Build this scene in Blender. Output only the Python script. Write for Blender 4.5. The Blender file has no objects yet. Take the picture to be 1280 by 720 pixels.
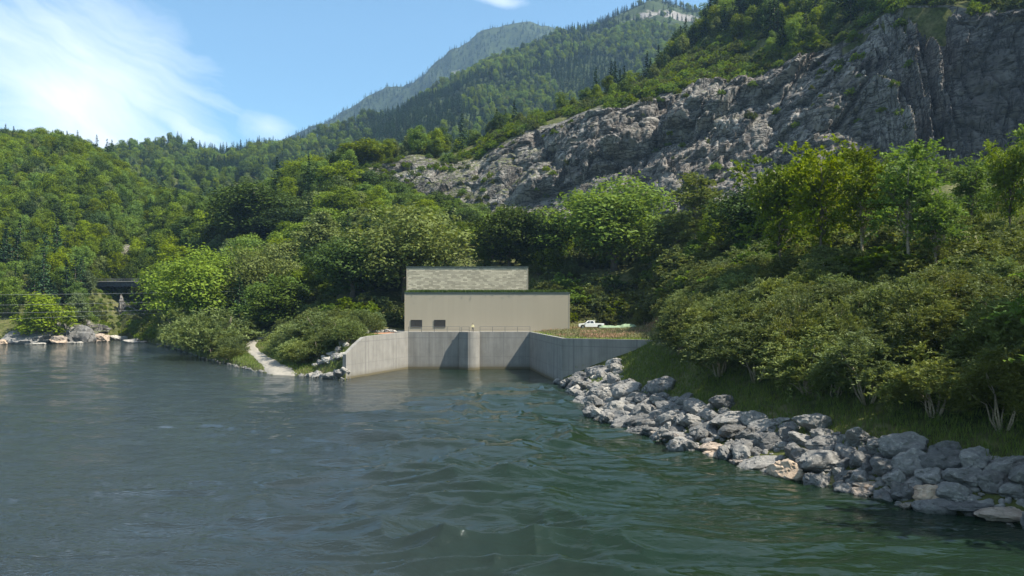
import bpy, bmesh, math, random
import numpy as np
from math import radians, pi, sin, cos
random.seed(11)
RNG = np.random.default_rng(11)
scene = bpy.context.scene
C = scene.collection

# ------------------------------------------------------------------ scene scale
F = 950.0            # focal length in photograph pixels (1280 wide)
CX, HY, CZ = 640.0, 386.0, 13.0    # centre column, horizon row, camera height above the river
def zat(py, Y): return CZ + (HY - py) / F * Y
def xat(px, Y): return (px - CX) / F * Y

# ------------------------------------------------------------------ noise
def _h(ix, iy, iz, s):
    n = (ix * 73856093) ^ (iy * 19349663) ^ (iz * 83492791) ^ (s * 2654435761)
    n &= 0xffffffff
    n = ((n ^ (n >> 16)) * 0x45d9f3b) & 0xffffffff
    n = ((n ^ (n >> 16)) * 0x45d9f3b) & 0xffffffff
    n = n ^ (n >> 16)
    return n / 4294967295.0
def vnoise(p, s=0):
    p = np.asarray(p, float); i = np.floor(p).astype(np.int64); f = p - i
    f = f * f * f * (f * (f * 6 - 15) + 10)
    r = np.zeros(len(p))
    for a in (0, 1):
        for b in (0, 1):
            for c in (0, 1):
                w = (f[:, 0] if a else 1 - f[:, 0]) * (f[:, 1] if b else 1 - f[:, 1]) * (f[:, 2] if c else 1 - f[:, 2])
                r += w * _h(i[:, 0] + a, i[:, 1] + b, i[:, 2] + c, s)
    return r * 2 - 1
def fbm(p, o=4, s=0, g=0.5):
    r = 0; a = 1.0
    for k in range(o):
        r = r + a * vnoise(p * (2.03 ** k) + 17.3 * k, s + k); a *= g
    return r
def ridged(p, o=4, s=0):
    r = 0; a = 1.0
    for k in range(o):
        r = r + a * (1 - 2 * np.abs(vnoise(p * (2.1 ** k) + 9.1 * k, s + k))); a *= 0.5
    return r
def facets(p, s=0):
    """broken-rock relief: every Voronoi cell carries its own tilted plane"""
    p = np.asarray(p, float); i = np.floor(p).astype(np.int64)
    best = np.full(len(p), 1e9); sec = np.full(len(p), 1e9); val = np.zeros(len(p))
    for a in (-1, 0, 1):
        for b in (-1, 0, 1):
            for c in (-1, 0, 1):
                ci = i + np.array([a, b, c])
                q = np.stack([ci[:, k] + _h(ci[:, 0], ci[:, 1], ci[:, 2], s + 1 + k) for k in range(3)], 1)
                d = p - q; dd = (d * d).sum(1)
                n = np.stack([_h(ci[:, 0], ci[:, 1], ci[:, 2], s + 5 + k) * 2 - 1 for k in range(3)], 1)
                v = (d * n).sum(1) * 1.1 + _h(ci[:, 0], ci[:, 1], ci[:, 2], s + 9) * 0.9 - 0.45
                m = dd < best
                sec = np.where(m, best, np.minimum(sec, dd))
                best = np.where(m, dd, best); val = np.where(m, v, val)
    edge = np.clip((np.sqrt(sec) - np.sqrt(best)) / 0.12, 0, 1)
    return val - 0.35 * (1 - edge)
def sstep(a, b, x):
    t = np.clip((x - a) / (b - a), 0, 1); return t * t * (3 - 2 * t)

# ------------------------------------------------------------------ terrain table (lateral bearing -> depth, height)
def mk(px, *pts):
    sh = pts[0][0]
    return (px, [(sh - 10, -4.0)] + list(pts))
K = [
 mk(-900,(281,0),(285,5),(297,13),(325,30),(360,46),(440,86),(520,118),(590,139),(650,150)),
 mk(-200,(281,0),(285,5),(297,12),(325,28),(360,44),(440,84),(520,117),(590,138),(650,148)),
 mk(0,(281,0),(285,4),(297,11),(325,26),(360,42),(440,82),(520,115),(590,137),(650,145)),
 mk(60,(290,0),(293,5),(303,12),(328,26),(365,42),(440,82),(515,113),(580,133),(640,142)),
 mk(100,(300,0),(303,5),(312,12),(335,26),(370,42),(440,80),(510,108),(560,125),(620,135)),
 mk(150,(322,0),(325,4),(332,10),(350,22),(370,34),(420,62),(470,85),(510,100),(560,111)),
 mk(180,(300,0),(303,1.5),(310,3),(330,8),(350,18),(400,42),(440,60),(470,72),(520,84)),
 mk(210,(262,0),(266,1.5),(275,3),(300,8),(330,16),(370,35),(400,52),(430,64),(480,76)),
 mk(250,(203,0),(206,1.3),(215,2.6),(250,6),(290,12),(330,24),(370,44),(400,56),(430,64)),
 mk(300,(168,0),(171,1.0),(190,2.6),(215,5),(260,12),(310,28),(350,46),(385,58),(420,66)),
 mk(340,(150,0),(154,0.6),(180,2.8),(205,5.5),(245,12),(300,30),(345,50),(380,66),(420,74)),
 mk(390,(146,0),(149,1.2),(168,4),(190,7.5),(220,12),(290,32),(345,54),(385,72),(420,80)),
 mk(432,(139,0),(142,3.4),(153,6.3),(165,7.5),(195,11),(270,32),(370,70),(391,84),(420,86)),
 mk(435,(142.6,-4),(143.4,4.0),(153,6.6),(165,7.5),(195,11),(268,32),(370,70),(391,84),(420,86)),
 mk(470,(154,-4),(154.8,7.1),(160,7.6),(166,7.8),(190,9),(235,24),(374,72),(392,85.5),(420,88)),
 mk(510,(166.6,-4),(167,7.6),(167.6,7.7),(168.2,7.7),(200,8.3),(225,20),(366,64),(388,91),(420,95)),
 mk(600,(166.6,-4),(167,7.6),(167.6,7.7),(168.2,7.7),(200,8.3),(222,22),(342,50),(385,90),(415,106)),
 mk(661,(166.6,-4),(167,7.6),(167.6,7.7),(168.2,7.7),(200,8.3),(220,23),(324,42),(372,99.5),(425,115)),
 mk(702,(129.5,-4),(129.7,-4),(130,-3),(130.5,7.7),(185,8.5),(213,22),(312,38),(365,103.7),(430,123)),
 mk(704,(128.2,-0.2),(128.6,0.4),(128.9,1.0),(129.8,7.7),(185,8.5),(213,22),(312,38),(365,104),(430,123)),
 mk(745,(92,0),(116,2.2),(126,3.0),(126.9,7.7),(185,8.5),(213,23),(303,36),(360,107),(438,131)),
 mk(780,(84,0),(103,2.2),(123.7,5.0),(124.6,7.7),(184,8.6),(212,24),(294,34),(355,108),(445,138)),
 mk(811,(78.5,0),(94,2.5),(121.8,7.6),(122.8,7.8),(178,9),(204,24),(286,34),(350,112),(455,146)),
 mk(870,(69,0),(80,2.6),(88,5),(102,9.5),(135,15),(182,26),(276,36),(342,112),(485,183)),
 mk(935,(63,0),(72,2.6),(79,4.6),(91,10),(118,16.5),(170,28),(272,44),(333,110.4),(510,235)),
 mk(1040,(55.9,0),(62,2.6),(68,4.6),(80,10.5),(98,17),(160,32),(262,48),(303,118),(530,290)),
 mk(1130,(50.6,0),(56,2.6),(61,4.4),(74,11),(92,17.2),(150,34),(252,50),(270,121),(520,300)),
 mk(1280,(45.9,0),(50.5,2.7),(56,4.6),(68,10.5),(90,18.5),(140,36),(236,52),(247,111),(480,290)),
 mk(1500,(40,0),(44,3),(50,5),(62,11),(85,19),(130,36),(212,54),(222,112),(450,290)),
 mk(1900,(34,0),(38,3),(44,5),(56,11),(78,19),(120,36),(190,56),(205,112),(420,280)),
]
midcrest = [(-900,1300,200),(-100,1300,212),(40,1300,192),(100,1300,186),(200,1300,188),(280,1320,190),(330,1350,184),(380,1400,171),(440,1450,155),(500,1550,130),
            (560,1650,105),(640,1800,70),(700,1900,45),(760,2000,19),(800,2050,4),(830,2050,2),(860,2050,4),(885,2020,15),(915,2000,40),(1000,2000,90),(1900,2000,110)]
farcrest = [(-900,3800,300),(300,3800,215),(370,3800,166),(400,3800,151),(470,3800,121),(520,3800,96),(560,3800,69),(610,3800,41),(660,3800,28),(690,3800,25),(705,3800,33),(745,3800,52),(820,3800,90),(1900,3800,200)]
KPX = np.array([k[0] for k in K], float)
tabY, tabZ = [], []
for px, pts in K:
    Y = [p[0] for p in pts]; Z = [p[1] for p in pts]
    mc = np.array(midcrest, float); LY = np.interp(px, mc[:, 0], mc[:, 1]); LZ = zat(np.interp(px, mc[:, 0], mc[:, 2]), LY) - 14
    fc = np.array(farcrest, float); NY = 3800.0; NZ = zat(np.interp(px, fc[:, 0], fc[:, 2]), NY) - 8
    jy = Y[-1] + 130
    Y += [jy, max(jy + 60, 0.58 * LY), LY, 2700, NY, 4600]
    Z += [Z[-1] - 22, max(40, 0.36 * LZ), LZ, 0.55 * LZ, NZ, 0.5 * NZ]
    tabY.append(Y); tabZ.append(Z)
tabY = np.array(tabY); tabZ = np.array(tabZ); NL = tabY.shape[1]      # 16 layers
def layers(px):
    px = np.asarray(px, float)
    return (np.stack([np.interp(px, KPX, tabY[:, k]) for k in range(NL)], -1),
            np.stack([np.interp(px, KPX, tabZ[:, k]) for k in range(NL)], -1))
LAMP = np.array([0.3, 0.0, 0.12, 0.2, 0.1, 0.25, 1.5, 3.0, 3.0, 3.0, 12.0, 26.0, 20.0, 30.0, 30.0, 30.0])
def relief(x, y, k):
    amp = np.interp(k, np.arange(NL), LAMP)
    s = np.interp(k, [0, 5, 7, 9, 11, 15], [0.18, 0.12, 0.05, 0.03, 0.0045, 0.0022])
    # blend of fixed-scale fields so that the relief stays continuous
    p = np.stack([x, y, np.zeros_like(x)], -1)
    near = fbm(p * 0.13, 3, 3); mid = fbm(p * 0.035, 3, 5); far = ridged(p * 0.0042, 4, 9) * 0.9
    w1 = 1 - sstep(5.0, 7.0, k); w3 = sstep(9.5, 11.0, k); w2 = np.clip(1 - w1 - w3, 0, 1)
    return amp * (near * w1 + mid * w2 + far * w3)
def terrain(x, y, with_k=False):
    x = np.atleast_1d(np.asarray(x, float)); y = np.atleast_1d(np.asarray(y, float))
    px = CX + F * x / np.maximum(y, 1.0)
    LY, LZ = layers(px)
    z = np.full(x.shape, -4.0); kk = np.zeros(x.shape)
    for k in range(NL - 1):
        m = (y >= LY[:, k]) & (y <= LY[:, k + 1] if k == NL - 2 else y < LY[:, k + 1])
        t = (y - LY[:, k]) / np.maximum(LY[:, k + 1] - LY[:, k], 1e-6)
        z = np.where(m, LZ[:, k] * (1 - t) + LZ[:, k + 1] * t, z); kk = np.where(m, k + t, kk)
    z = z + relief(x, y, kk)
    return (z, kk) if with_k else z
def gz(x, y): return float(terrain([x], [y])[0])

# ------------------------------------------------------------------ mesh helpers
def np_mesh(name, V, Q=None, T=None, smooth=False):
    me = bpy.data.meshes.new(name)
    V = np.asarray(V, np.float32).reshape(-1, 3)
    nq = 0 if Q is None else len(Q); nt = 0 if T is None else len(T)
    me.vertices.add(len(V)); me.vertices.foreach_set('co', V.ravel())
    idx = []; st = []
    if nq: idx.append(np.asarray(Q, np.int32).ravel()); st.append(np.arange(nq) * 4)
    if nt: idx.append(np.asarray(T, np.int32).ravel()); st.append(nq * 4 + np.arange(nt) * 3)
    idx = np.concatenate(idx); st = np.concatenate(st).astype(np.int32)
    me.loops.add(len(idx)); me.loops.foreach_set('vertex_index', idx)
    me.polygons.add(nq + nt); me.polygons.foreach_set('loop_start', st)
    me.update(calc_edges=True); me.validate()
    if smooth: me.polygons.foreach_set('use_smooth', np.ones(nq + nt, bool))
    return me
def grid_quads(R, Cn):
    a = np.arange(R * Cn).reshape(R, Cn)
    return np.stack([a[:-1, :-1], a[:-1, 1:], a[1:, 1:], a[1:, :-1]], -1).reshape(-1, 4)
def link(o, parent=None):
    C.objects.link(o)
    if parent is not None: o.parent = parent
    return o
def obj(name, me, mat=None, parent=None, loc=(0, 0, 0), rot=(0, 0, 0)):
    o = bpy.data.objects.new(name, me)
    if mat is not None and not me.materials: me.materials.append(mat)
    o.location = loc; o.rotation_euler = rot
    return link(o, parent)
def tag(o, label=None, cat=None, group=None, kind=None):
    if label: o['label'] = label
    if cat: o['category'] = cat
    if group: o['group'] = group
    if kind: o['kind'] = kind
    return o
def empty(name, loc=(0, 0, 0), rz=0.0, sc=1.0):
    o = bpy.data.objects.new(name, None); o.empty_display_size = 0.5
    o.location = loc; o.rotation_euler = (0, 0, rz); o.scale = (sc, sc, sc) if not hasattr(sc, '__len__') else sc
    return link(o)
class MB:
    def __init__(s): s.v = []; s.f = []
    def add(s, V, Fc):
        b = len(s.v); s.v += [tuple(map(float, p)) for p in V]; s.f += [tuple(b + i for i in f) for f in Fc]; return s
    def box(s, x0, x1, y0, y1, z0, z1):
        V = [(x0,y0,z0),(x1,y0,z0),(x1,y1,z0),(x0,y1,z0),(x0,y0,z1),(x1,y0,z1),(x1,y1,z1),(x0,y1,z1)]
        return s.add(V, [(0,3,2,1),(4,5,6,7),(0,1,5,4),(1,2,6,5),(2,3,7,6),(3,0,4,7)])
    def prism(s, pts, z0, z1, ztop=None):
        """vertical prism over a counter-clockwise plan outline; ztop may give a height per corner"""
        n = len(pts); V = [(p[0], p[1], z0) for p in pts] + [(p[0], p[1], z1 if ztop is None else ztop[i]) for i, p in enumerate(pts)]
        return s.add(V, [tuple(range(n))[::-1], tuple(range(n, 2 * n))] + [(i, (i + 1) % n, n + (i + 1) % n, n + i) for i in range(n)])
    def side(s, pts, y0, y1):
        """outline in x,z extruded along y"""
        n = len(pts); V = [(p[0], y0, p[1]) for p in pts] + [(p[0], y1, p[1]) for p in pts]
        return s.add(V, [tuple(range(n)), tuple(range(n, 2 * n))[::-1]] + [((i + 1) % n, i, n + i, n + (i + 1) % n) for i in range(n)])
    def tube(s, pts, rad, n=6):
        pts = [np.array(p, float) for p in pts]; rad = rad if hasattr(rad, '__len__') else [rad] * len(pts)
        rings = []
        for i, p in enumerate(pts):
            d = pts[min(i + 1, len(pts) - 1)] - pts[max(i - 1, 0)]; d = d / (np.linalg.norm(d) + 1e-9)
            u = np.cross(d, (0, 0, 1) if abs(d[2]) < 0.95 else (1, 0, 0)); u /= np.linalg.norm(u); w = np.cross(d, u)
            rings.append([p + rad[i] * (cos(2 * pi * j / n) * u + sin(2 * pi * j / n) * w) for j in range(n)])
        V = [v for r in rings for v in r]
        Fc = [(i * n + j, i * n + (j + 1) % n, (i + 1) * n + (j + 1) % n, (i + 1) * n + j) for i in range(len(pts) - 1) for j in range(n)]
        Fc += [tuple(range(n))[::-1], tuple((len(pts) - 1) * n + j for j in range(n))]
        return s.add(V, Fc)
    def mesh(s, name, smooth=False, bevel=0.0):
        me = bpy.data.meshes.new(name); me.from_pydata(s.v, [], s.f); me.validate()
        bm = bmesh.new(); bm.from_mesh(me); bmesh.ops.recalc_face_normals(bm, faces=bm.faces)
        if bevel: bmesh.ops.bevel(bm, geom=bm.edges[:], offset=bevel, segments=2, affect='EDGES', profile=0.7)
        bm.to_mesh(me); bm.free()
        if smooth: me.polygons.foreach_set('use_smooth', np.ones(len(me.polygons), bool))
        return me
    def obj(s, name, mat, parent=None, smooth=False, bevel=0.0, **kw):
        return obj(name, s.mesh(name, smooth, bevel), mat, parent, **kw)

# ------------------------------------------------------------------ materials
def new_mat(name):
    m = bpy.data.materials.new(name); m.use_nodes = True
    nt = m.node_tree; nt.nodes.clear(); out = nt.nodes.new('ShaderNodeOutputMaterial')
    return m, nt, out
class N:
    """tiny node helper"""
    def __init__(s, nt): s.nt = nt
    def __call__(s, typ, ins=None, **kw):
        n = s.nt.nodes.new('ShaderNode' + typ)
        for k, v in kw.items(): setattr(n, k, v)
        for k, v in (ins or {}).items():
            if isinstance(v, bpy.types.NodeSocket): s.nt.links.new(v, n.inputs[k])
            else: n.inputs[k].default_value = v
        return n
    def noise(s, vec, scale, detail=4, rough=0.55, dist=0.0):
        return s('TexNoise', {'Vector': vec, 'Scale': scale, 'Detail': detail, 'Roughness': rough, 'Distortion': dist}).outputs['Fac']
    def ramp(s, fac, stops, interp='LINEAR'):
        r = s('ValToRGB', {'Fac': fac}); cr = r.color_ramp; cr.interpolation = interp
        while len(cr.elements) < len(stops): cr.elements.new(0.5)
        for e, (p, c) in zip(cr.elements, stops):
            e.position = p; e.color = (c, c, c, 1) if not hasattr(c, '__len__') else (*c, 1)
        return r.outputs['Color']
    def mix(s, fac, a, b, blend='MIX'):
        n = s('Mix', data_type='RGBA', blend_type=blend)
        for k, v in ((0, fac), (6, a), (7, b)):
            if isinstance(v, bpy.types.NodeSocket): s.nt.links.new(v, n.inputs[k])
            else: n.inputs[k].default_value = v if (k == 0 or len(v) == 4) else (*v, 1)
        return n.outputs[2]
    def math(s, op, a, b=None, c=None):
        n = s('Math', operation=op)
        for k, v in enumerate((a, b, c)):
            if v is None: continue
            if isinstance(v, bpy.types.NodeSocket): s.nt.links.new(v, n.inputs[k])
            else: n.inputs[k].default_value = v
        return n.outputs[0]
    def mapping(s, vec, scale=(1, 1, 1), rot=(0, 0, 0), loc=(0, 0, 0)):
        return s('Mapping', {'Vector': vec, 'Scale': scale, 'Rotation': rot, 'Location': loc}).outputs[0]
    def bump(s, h, strength=0.5, dist=0.1, normal=None):
        d = {'Height': h, 'Strength': strength, 'Distance': dist}
        if normal is not None: d['Normal'] = normal
        return s('Bump', d).outputs[0]
def principled(name, color, rough=0.7, metal=0.0, spec=0.4, var=0.15, vs=1.5, bump=0.0, bs=10):
    m, nt, out = new_mat(name); n = N(nt); tc = n('TexCoord').outputs['Object']
    f = n.noise(tc, vs, 5)
    lo = tuple(c * (1 - var) for c in color); hi = tuple(min(1, c * (1 + var)) for c in color)
    col = n.ramp(f, [(0.3, lo), (0.7, hi)])
    b = n('BsdfPrincipled', {'Base Color': col, 'Roughness': rough, 'Metallic': metal, 'Specular IOR Level': spec})
    if bump: nt.links.new(n.bump(n.noise(tc, bs, 5), bump, 0.05), b.inputs['Normal'])
    nt.links.new(b.outputs[0], out.inputs[0]); return m
def leaf_mat(name, dark, light, trans=0.38, hue=0.02):
    m, nt, out = new_mat(name); n = N(nt)
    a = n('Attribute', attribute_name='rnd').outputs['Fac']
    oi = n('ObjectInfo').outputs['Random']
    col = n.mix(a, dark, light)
    hs = n('HueSaturation', {'Color': col, 'Hue': n.math('MULTIPLY_ADD', oi, hue * 2, 0.5 - hue),
                             'Saturation': n.math('MULTIPLY_ADD', oi, -0.25, 1.08),
                             'Value': n.math('MULTIPLY_ADD', n.math('FRACT', n.math('MULTIPLY', oi, 7.31)), 0.6, 0.7)}).outputs[0]
    d = n('BsdfPrincipled', {'Base Color': hs, 'Roughness': 0.55, 'Specular IOR Level': 0.1})
    tl = n('BsdfTranslucent', {'Color': n.mix(1.0, hs, (1.25, 1.2, 0.6), 'MULTIPLY')})
    mx = n('MixShader', {0: trans, 1: d.outputs[0], 2: tl.outputs[0]})
    nt.links.new(mx.outputs[0], out.inputs[0]); return m
M = {}
M['leaf_bright'] = leaf_mat('leaf_bright', (0.080, 0.125, 0.008), (0.165, 0.235, 0.016))
M['leaf_mid'] = leaf_mat('leaf_mid', (0.055, 0.095, 0.009), (0.122, 0.185, 0.017))
M['leaf_dark'] = leaf_mat('leaf_dark', (0.026, 0.047, 0.008), (0.058, 0.096, 0.014), 0.25)
M['leaf_grey'] = leaf_mat('leaf_grey', (0.072, 0.100, 0.026), (0.155, 0.195, 0.056), 0.3)
M['leaf_willow'] = leaf_mat('leaf_willow', (0.062, 0.084, 0.022), (0.142, 0.172, 0.052), 0.3)
M['needles'] = leaf_mat('needles', (0.014, 0.036, 0.012), (0.032, 0.066, 0.018), 0.1)
M['grass'] = leaf_mat('grass', (0.085, 0.13, 0.015), (0.19, 0.24, 0.035), 0.35)
M['dry'] = leaf_mat('dry_plants', (0.10, 0.13, 0.03), (0.38, 0.33, 0.18), 0.25, 0.03)
M['rust'] = leaf_mat('reddish_plants', (0.13, 0.13, 0.05), (0.40, 0.25, 0.18), 0.2, 0.02)
M['bark'] = principled('bark', (0.11, 0.09, 0.07), 0.9, bump=0.5, bs=14, vs=6, var=0.4)
M['bark_pale'] = principled('bark_pale', (0.27, 0.22, 0.16), 0.9, bump=0.4, bs=14, vs=6, var=0.3)

def terrain_mat():
    m, nt, out = new_mat('hillside'); n = N(nt); p = n('NewGeometry').outputs['Position']
    big = n.noise(p, 0.05, 5); fine = n.noise(p, 0.9, 6, 0.65); mid = n.noise(p, 0.22, 5)
    green = n.ramp(fine, [(0.3, (0.028, 0.036, 0.010)), (0.5, (0.055, 0.064, 0.018)), (0.7, (0.095, 0.105, 0.032))])
    dry = n.ramp(fine, [(0.3, (0.09, 0.085, 0.04)), (0.7, (0.17, 0.155, 0.075))])
    c = n.mix(n.ramp(mid, [(0.5, 0.0), (0.68, 0.75)]), green, dry)
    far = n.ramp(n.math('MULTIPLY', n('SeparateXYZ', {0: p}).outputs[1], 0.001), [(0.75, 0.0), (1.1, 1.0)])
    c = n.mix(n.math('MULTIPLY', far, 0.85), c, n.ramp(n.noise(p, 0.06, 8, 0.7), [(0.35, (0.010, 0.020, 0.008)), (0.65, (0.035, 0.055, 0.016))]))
    rock = n.ramp(n.noise(p, 0.35, 8, 0.7), [(0.3, (0.12, 0.11, 0.10)), (0.7, (0.26, 0.245, 0.23))])
    a = n('Attribute', attribute_name='rock').outputs['Fac']
    c = n.mix(n.ramp(n.math('ADD', a, n.math('MULTIPLY', n.math('SUBTRACT', n.noise(p, 0.02, 8, 0.7), 0.5), 1.3)), [(0.42, 0.0), (0.55, 1.0)]), c, rock)
    b = n('BsdfPrincipled', {'Base Color': c, 'Roughness': 0.95, 'Specular IOR Level': 0.15, 'Normal': n.bump(n.math('ADD', fine, n.math('MULTIPLY', big, 6.0)), 0.7, 0.6)})
    nt.links.new(b.outputs[0], out.inputs[0]); return m
M['terrain'] = terrain_mat()
def cliff_mat():
    m, nt, out = new_mat('cliff_rock'); n = N(nt); g = n('NewGeometry'); p = g.outputs['Position']
    q = n.mapping(p, (0.5, 0.5, 1.4), (0.0, radians(35), 0.0))
    f1 = n.noise(q, 0.11, 8, 0.7, 0.4); f2 = n.noise(p, 0.035, 6); f3 = n.noise(p, 1.2, 8, 0.7)
    base = n.ramp(f1, [(0.26, (0.045, 0.04, 0.038)), (0.42, (0.15, 0.142, 0.13)), (0.58, (0.25, 0.235, 0.215)), (0.76, (0.39, 0.365, 0.335))])
    base = n.mix(n.ramp(f2, [(0.45, 0.0), (0.62, 0.4)]), base, (0.21, 0.17, 0.145))
    streak = n.noise(n.mapping(p, (0.5, 0.5, 0.03)), 0.5, 5, 0.6)
    base = n.mix(n.ramp(streak, [(0.50, 0.0), (0.72, 0.6)]), base, (0.075, 0.07, 0.072))
    cr = n('TexVoronoi', {'Vector': n.mapping(n('VectorMath', {0: p, 1: n('TexNoise', {'Vector': p, 'Scale': 0.15, 'Detail': 4}).outputs['Color']}, operation='ADD').outputs[0], (0.6, 0.6, 2.0), (0, radians(32), 0)), 'Scale': 0.12}, feature='DISTANCE_TO_EDGE').outputs['Distance']
    base = n.mix(n.ramp(cr, [(0.0, 0.35), (0.05, 0.0)]), base, (0.06, 0.056, 0.055))
    # shaded face at the right end of the wall: shade put into the rock colour
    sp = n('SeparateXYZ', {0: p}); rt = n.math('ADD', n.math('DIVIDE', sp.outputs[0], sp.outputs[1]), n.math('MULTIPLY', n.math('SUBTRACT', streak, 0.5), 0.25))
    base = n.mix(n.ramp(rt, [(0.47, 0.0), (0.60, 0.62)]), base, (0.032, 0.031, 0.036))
    def lines(vec, sc, w, seed):
        f = n.noise(n.mapping(vec, (1, 1, 1), loc=(seed, seed, seed)), sc, 4, 0.55, 0.2)
        return n.ramp(n.math('ABSOLUTE', n.math('SUBTRACT', f, 0.5)), [(0.0, 1.0), (w * .4, 0.8), (w, 0.0)])
    bedv = n.mapping(p, (0.30, 0.30, 1.6), (0, radians(36), 0)); jtv = n.mapping(p, (1.3, 1.3, 0.28), (0, radians(-12), 0))
    crk = n.math('MAXIMUM', n.math('MAXIMUM', lines(bedv, 0.10, 0.018, 3), lines(bedv, 0.30, 0.022, 8)), n.math('MAXIMUM', lines(jtv, 0.07, 0.014, 5), lines(jtv, 0.22, 0.018, 11)))
    base = n.mix(n.math('MULTIPLY', crk, 0.8), base, (0.025, 0.024, 0.024))
    nz = n('SeparateXYZ', {0: g.outputs['Normal']}).outputs[2]
    veg = n.ramp(n.math('ADD', n.math('MULTIPLY', nz, 0.65), n.math('MULTIPLY_ADD', n.math('SUBTRACT', n.noise(p, 0.09, 6, 0.7), 0.5), 1.4, n.ramp(rt, [(0.0, 0.22), (0.08, 0.0)]))), [(0.56, 0.0), (0.64, 0.9)])
    veg = n.math('MULTIPLY', veg, n.ramp(n.noise(p, 0.5, 6, 0.75), [(0.42, 0.0), (0.52, 1.0)]))
    vc = n.ramp(f3, [(0.35, (0.03, 0.042, 0.012)), (0.65, (0.11, 0.12, 0.04))])
    c = n.mix(veg, base, vc)
    h = n.math('ADD', n.math('MULTIPLY_ADD', crk, -2.2, n.math('MULTIPLY', f1, 4.0)), n.math('ADD', f3, n.math('MULTIPLY', n.ramp(cr, [(0, 0.0), (0.06, 1.0)]), 0.4)))
    b = n('BsdfPrincipled', {'Base Color': c, 'Roughness': 0.9, 'Specular IOR Level': 0.25, 'Normal': n.bump(h, 0.6, 0.4)})
    nt.links.new(b.outputs[0], out.inputs[0]); return m
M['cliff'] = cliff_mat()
def boulder_mat(name, lo, hi, wet=True):
    m, nt, out = new_mat(name); n = N(nt); g = n('NewGeometry'); p = g.outputs['Position']
    oi = n('ObjectInfo').outputs['Random']
    f = n.noise(p, 1.6, 8, 0.7, 0.3); f2 = n.noise(p, 9.0, 6, 0.7)
    c = n.ramp(f, [(0.28, lo), (0.72, hi)])
    c = n.mix(n.ramp(n.noise(p, 3.2, 5, 0.7), [(0.56, 0.0), (0.68, 0.35)]), c, (0.44, 0.42, 0.38))
    c = n.mix(n.ramp(n.noise(n.mapping(p, (1, 1, 4), (0.5, 0.3, 0)), 2.0, 4), [(0.3, 0.35), (0.5, 0.0)]), c, (0.045, 0.045, 0.05))
    hs = n('HueSaturation', {'Color': c, 'Value': n.math('MULTIPLY_ADD', oi, 0.75, 0.65), 'Saturation': n.math('MULTIPLY_ADD', oi, 0.6, 0.7)}).outputs[0]
    z = n('SeparateXYZ', {0: p}).outputs[2]
    wetf = n.ramp(n.math('ADD', z, n.math('MULTIPLY', f, 0.35)), [(0.22, 1.0), (0.42, 0.0)])
    hs = n.mix(n.math('MULTIPLY', wetf, 0.6), hs, (0.035, 0.04, 0.03))
    b = n('BsdfPrincipled', {'Base Color': hs, 'Roughness': n.math('MULTIPLY_ADD', wetf, -0.5, 0.85), 'Specular IOR Level': 0.35, 'Normal': n.bump(n.math('ADD', n.math('MULTIPLY', f, 2.0), f2), 0.9, 0.12)})
    nt.links.new(b.outputs[0], out.inputs[0]); return m
M['boulder'] = boulder_mat('boulder_grey', (0.075, 0.075, 0.074), (0.215, 0.207, 0.195))
M['boulder_sand'] = boulder_mat('boulder_sandy', (0.20, 0.155, 0.12), (0.42, 0.34, 0.27))
M['boulder_white'] = boulder_mat('boulder_pale', (0.16, 0.155, 0.14), (0.36, 0.34, 0.31))
def concrete_mat(name, lo, hi, dirt=1.0):
    m, nt, out = new_mat(name); n = N(nt); p = n('NewGeometry').outputs['Position']
    sv = n.mapping(p, (1, 1, 0.06))
    f = n.noise(sv, 1.1, 6, 0.65); f2 = n.noise(p, 0.5, 6, 0.6); f3 = n.noise(p, 6, 6, 0.6)
    c = n.ramp(n.math('ADD', n.math('MULTIPLY', f, 0.6), n.math('MULTIPLY', f2, 0.4)), [(0.32, lo), (0.66, hi)])
    s = n('SeparateXYZ', {0: p}); z = s.outputs[2]
    along = n.math('ADD', s.outputs[0], n.math('MULTIPLY', s.outputs[1], 0.33))
    # formwork joints: vertical every 1.35 m, lift joint 1.2 m under the crown
    fr = n.math('ABSOLUTE', n.math('SUBTRACT', n.math('FRACT', n.math('DIVIDE', along, 1.35)), 0.5))
    vj = n.ramp(fr, [(0.0, 0.2), (0.03, 0.14), (0.05, 0.0)])
    fr5 = n.math('ABSOLUTE', n.math('SUBTRACT', n.math('FRACT', n.math('DIVIDE', along, 8.1)), 0.5))
    vj5 = n.ramp(fr5, [(0.0, 0.6), (0.008, 0.4), (0.012, 0.0)])
    hj = n.ramp(n.math('ABSOLUTE', n.math('SUBTRACT', z, 6.7)), [(0.0, 0.45), (0.06, 0.35), (0.09, 0.0)])
    hj2 = n.ramp(n.math('ABSOLUTE', n.math('SUBTRACT', z, 2.6)), [(0.0, 0.3), (0.05, 0.2), (0.08, 0.0)])
    c = n.mix(n.math('MAXIMUM', n.math('MAXIMUM', vj, vj5), n.math('MAXIMUM', hj, hj2)), c, (0.09, 0.09, 0.09))
    drip = n.ramp(n.noise(n.mapping(p, (1, 1, 0.03)), 0.8, 4, 0.7), [(0.54, 0.0), (0.70, 0.32 * dirt)])
    c = n.mix(drip, c, (0.13, 0.125, 0.11))
    wl = n.ramp(n.math('ADD', n.math('MULTIPLY', z, 0.5), n.math('MULTIPLY', f3, 0.25)), [(0.26, 1.0), (0.40, 0.4), (0.75, 0.0)])
    c = n.mix(wl, c, (0.10, 0.085, 0.05))
    b = n('BsdfPrincipled', {'Base Color': c, 'Roughness': 0.85, 'Specular IOR Level': 0.3, 'Normal': n.bump(n.math('ADD', f3, n.math('MULTIPLY', f2, 2.0)), 0.3, 0.05)})
    nt.links.new(b.outputs[0], out.inputs[0]); return m
M['concrete'] = concrete_mat('concrete', (0.145, 0.140, 0.128), (0.25, 0.241, 0.22))
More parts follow.
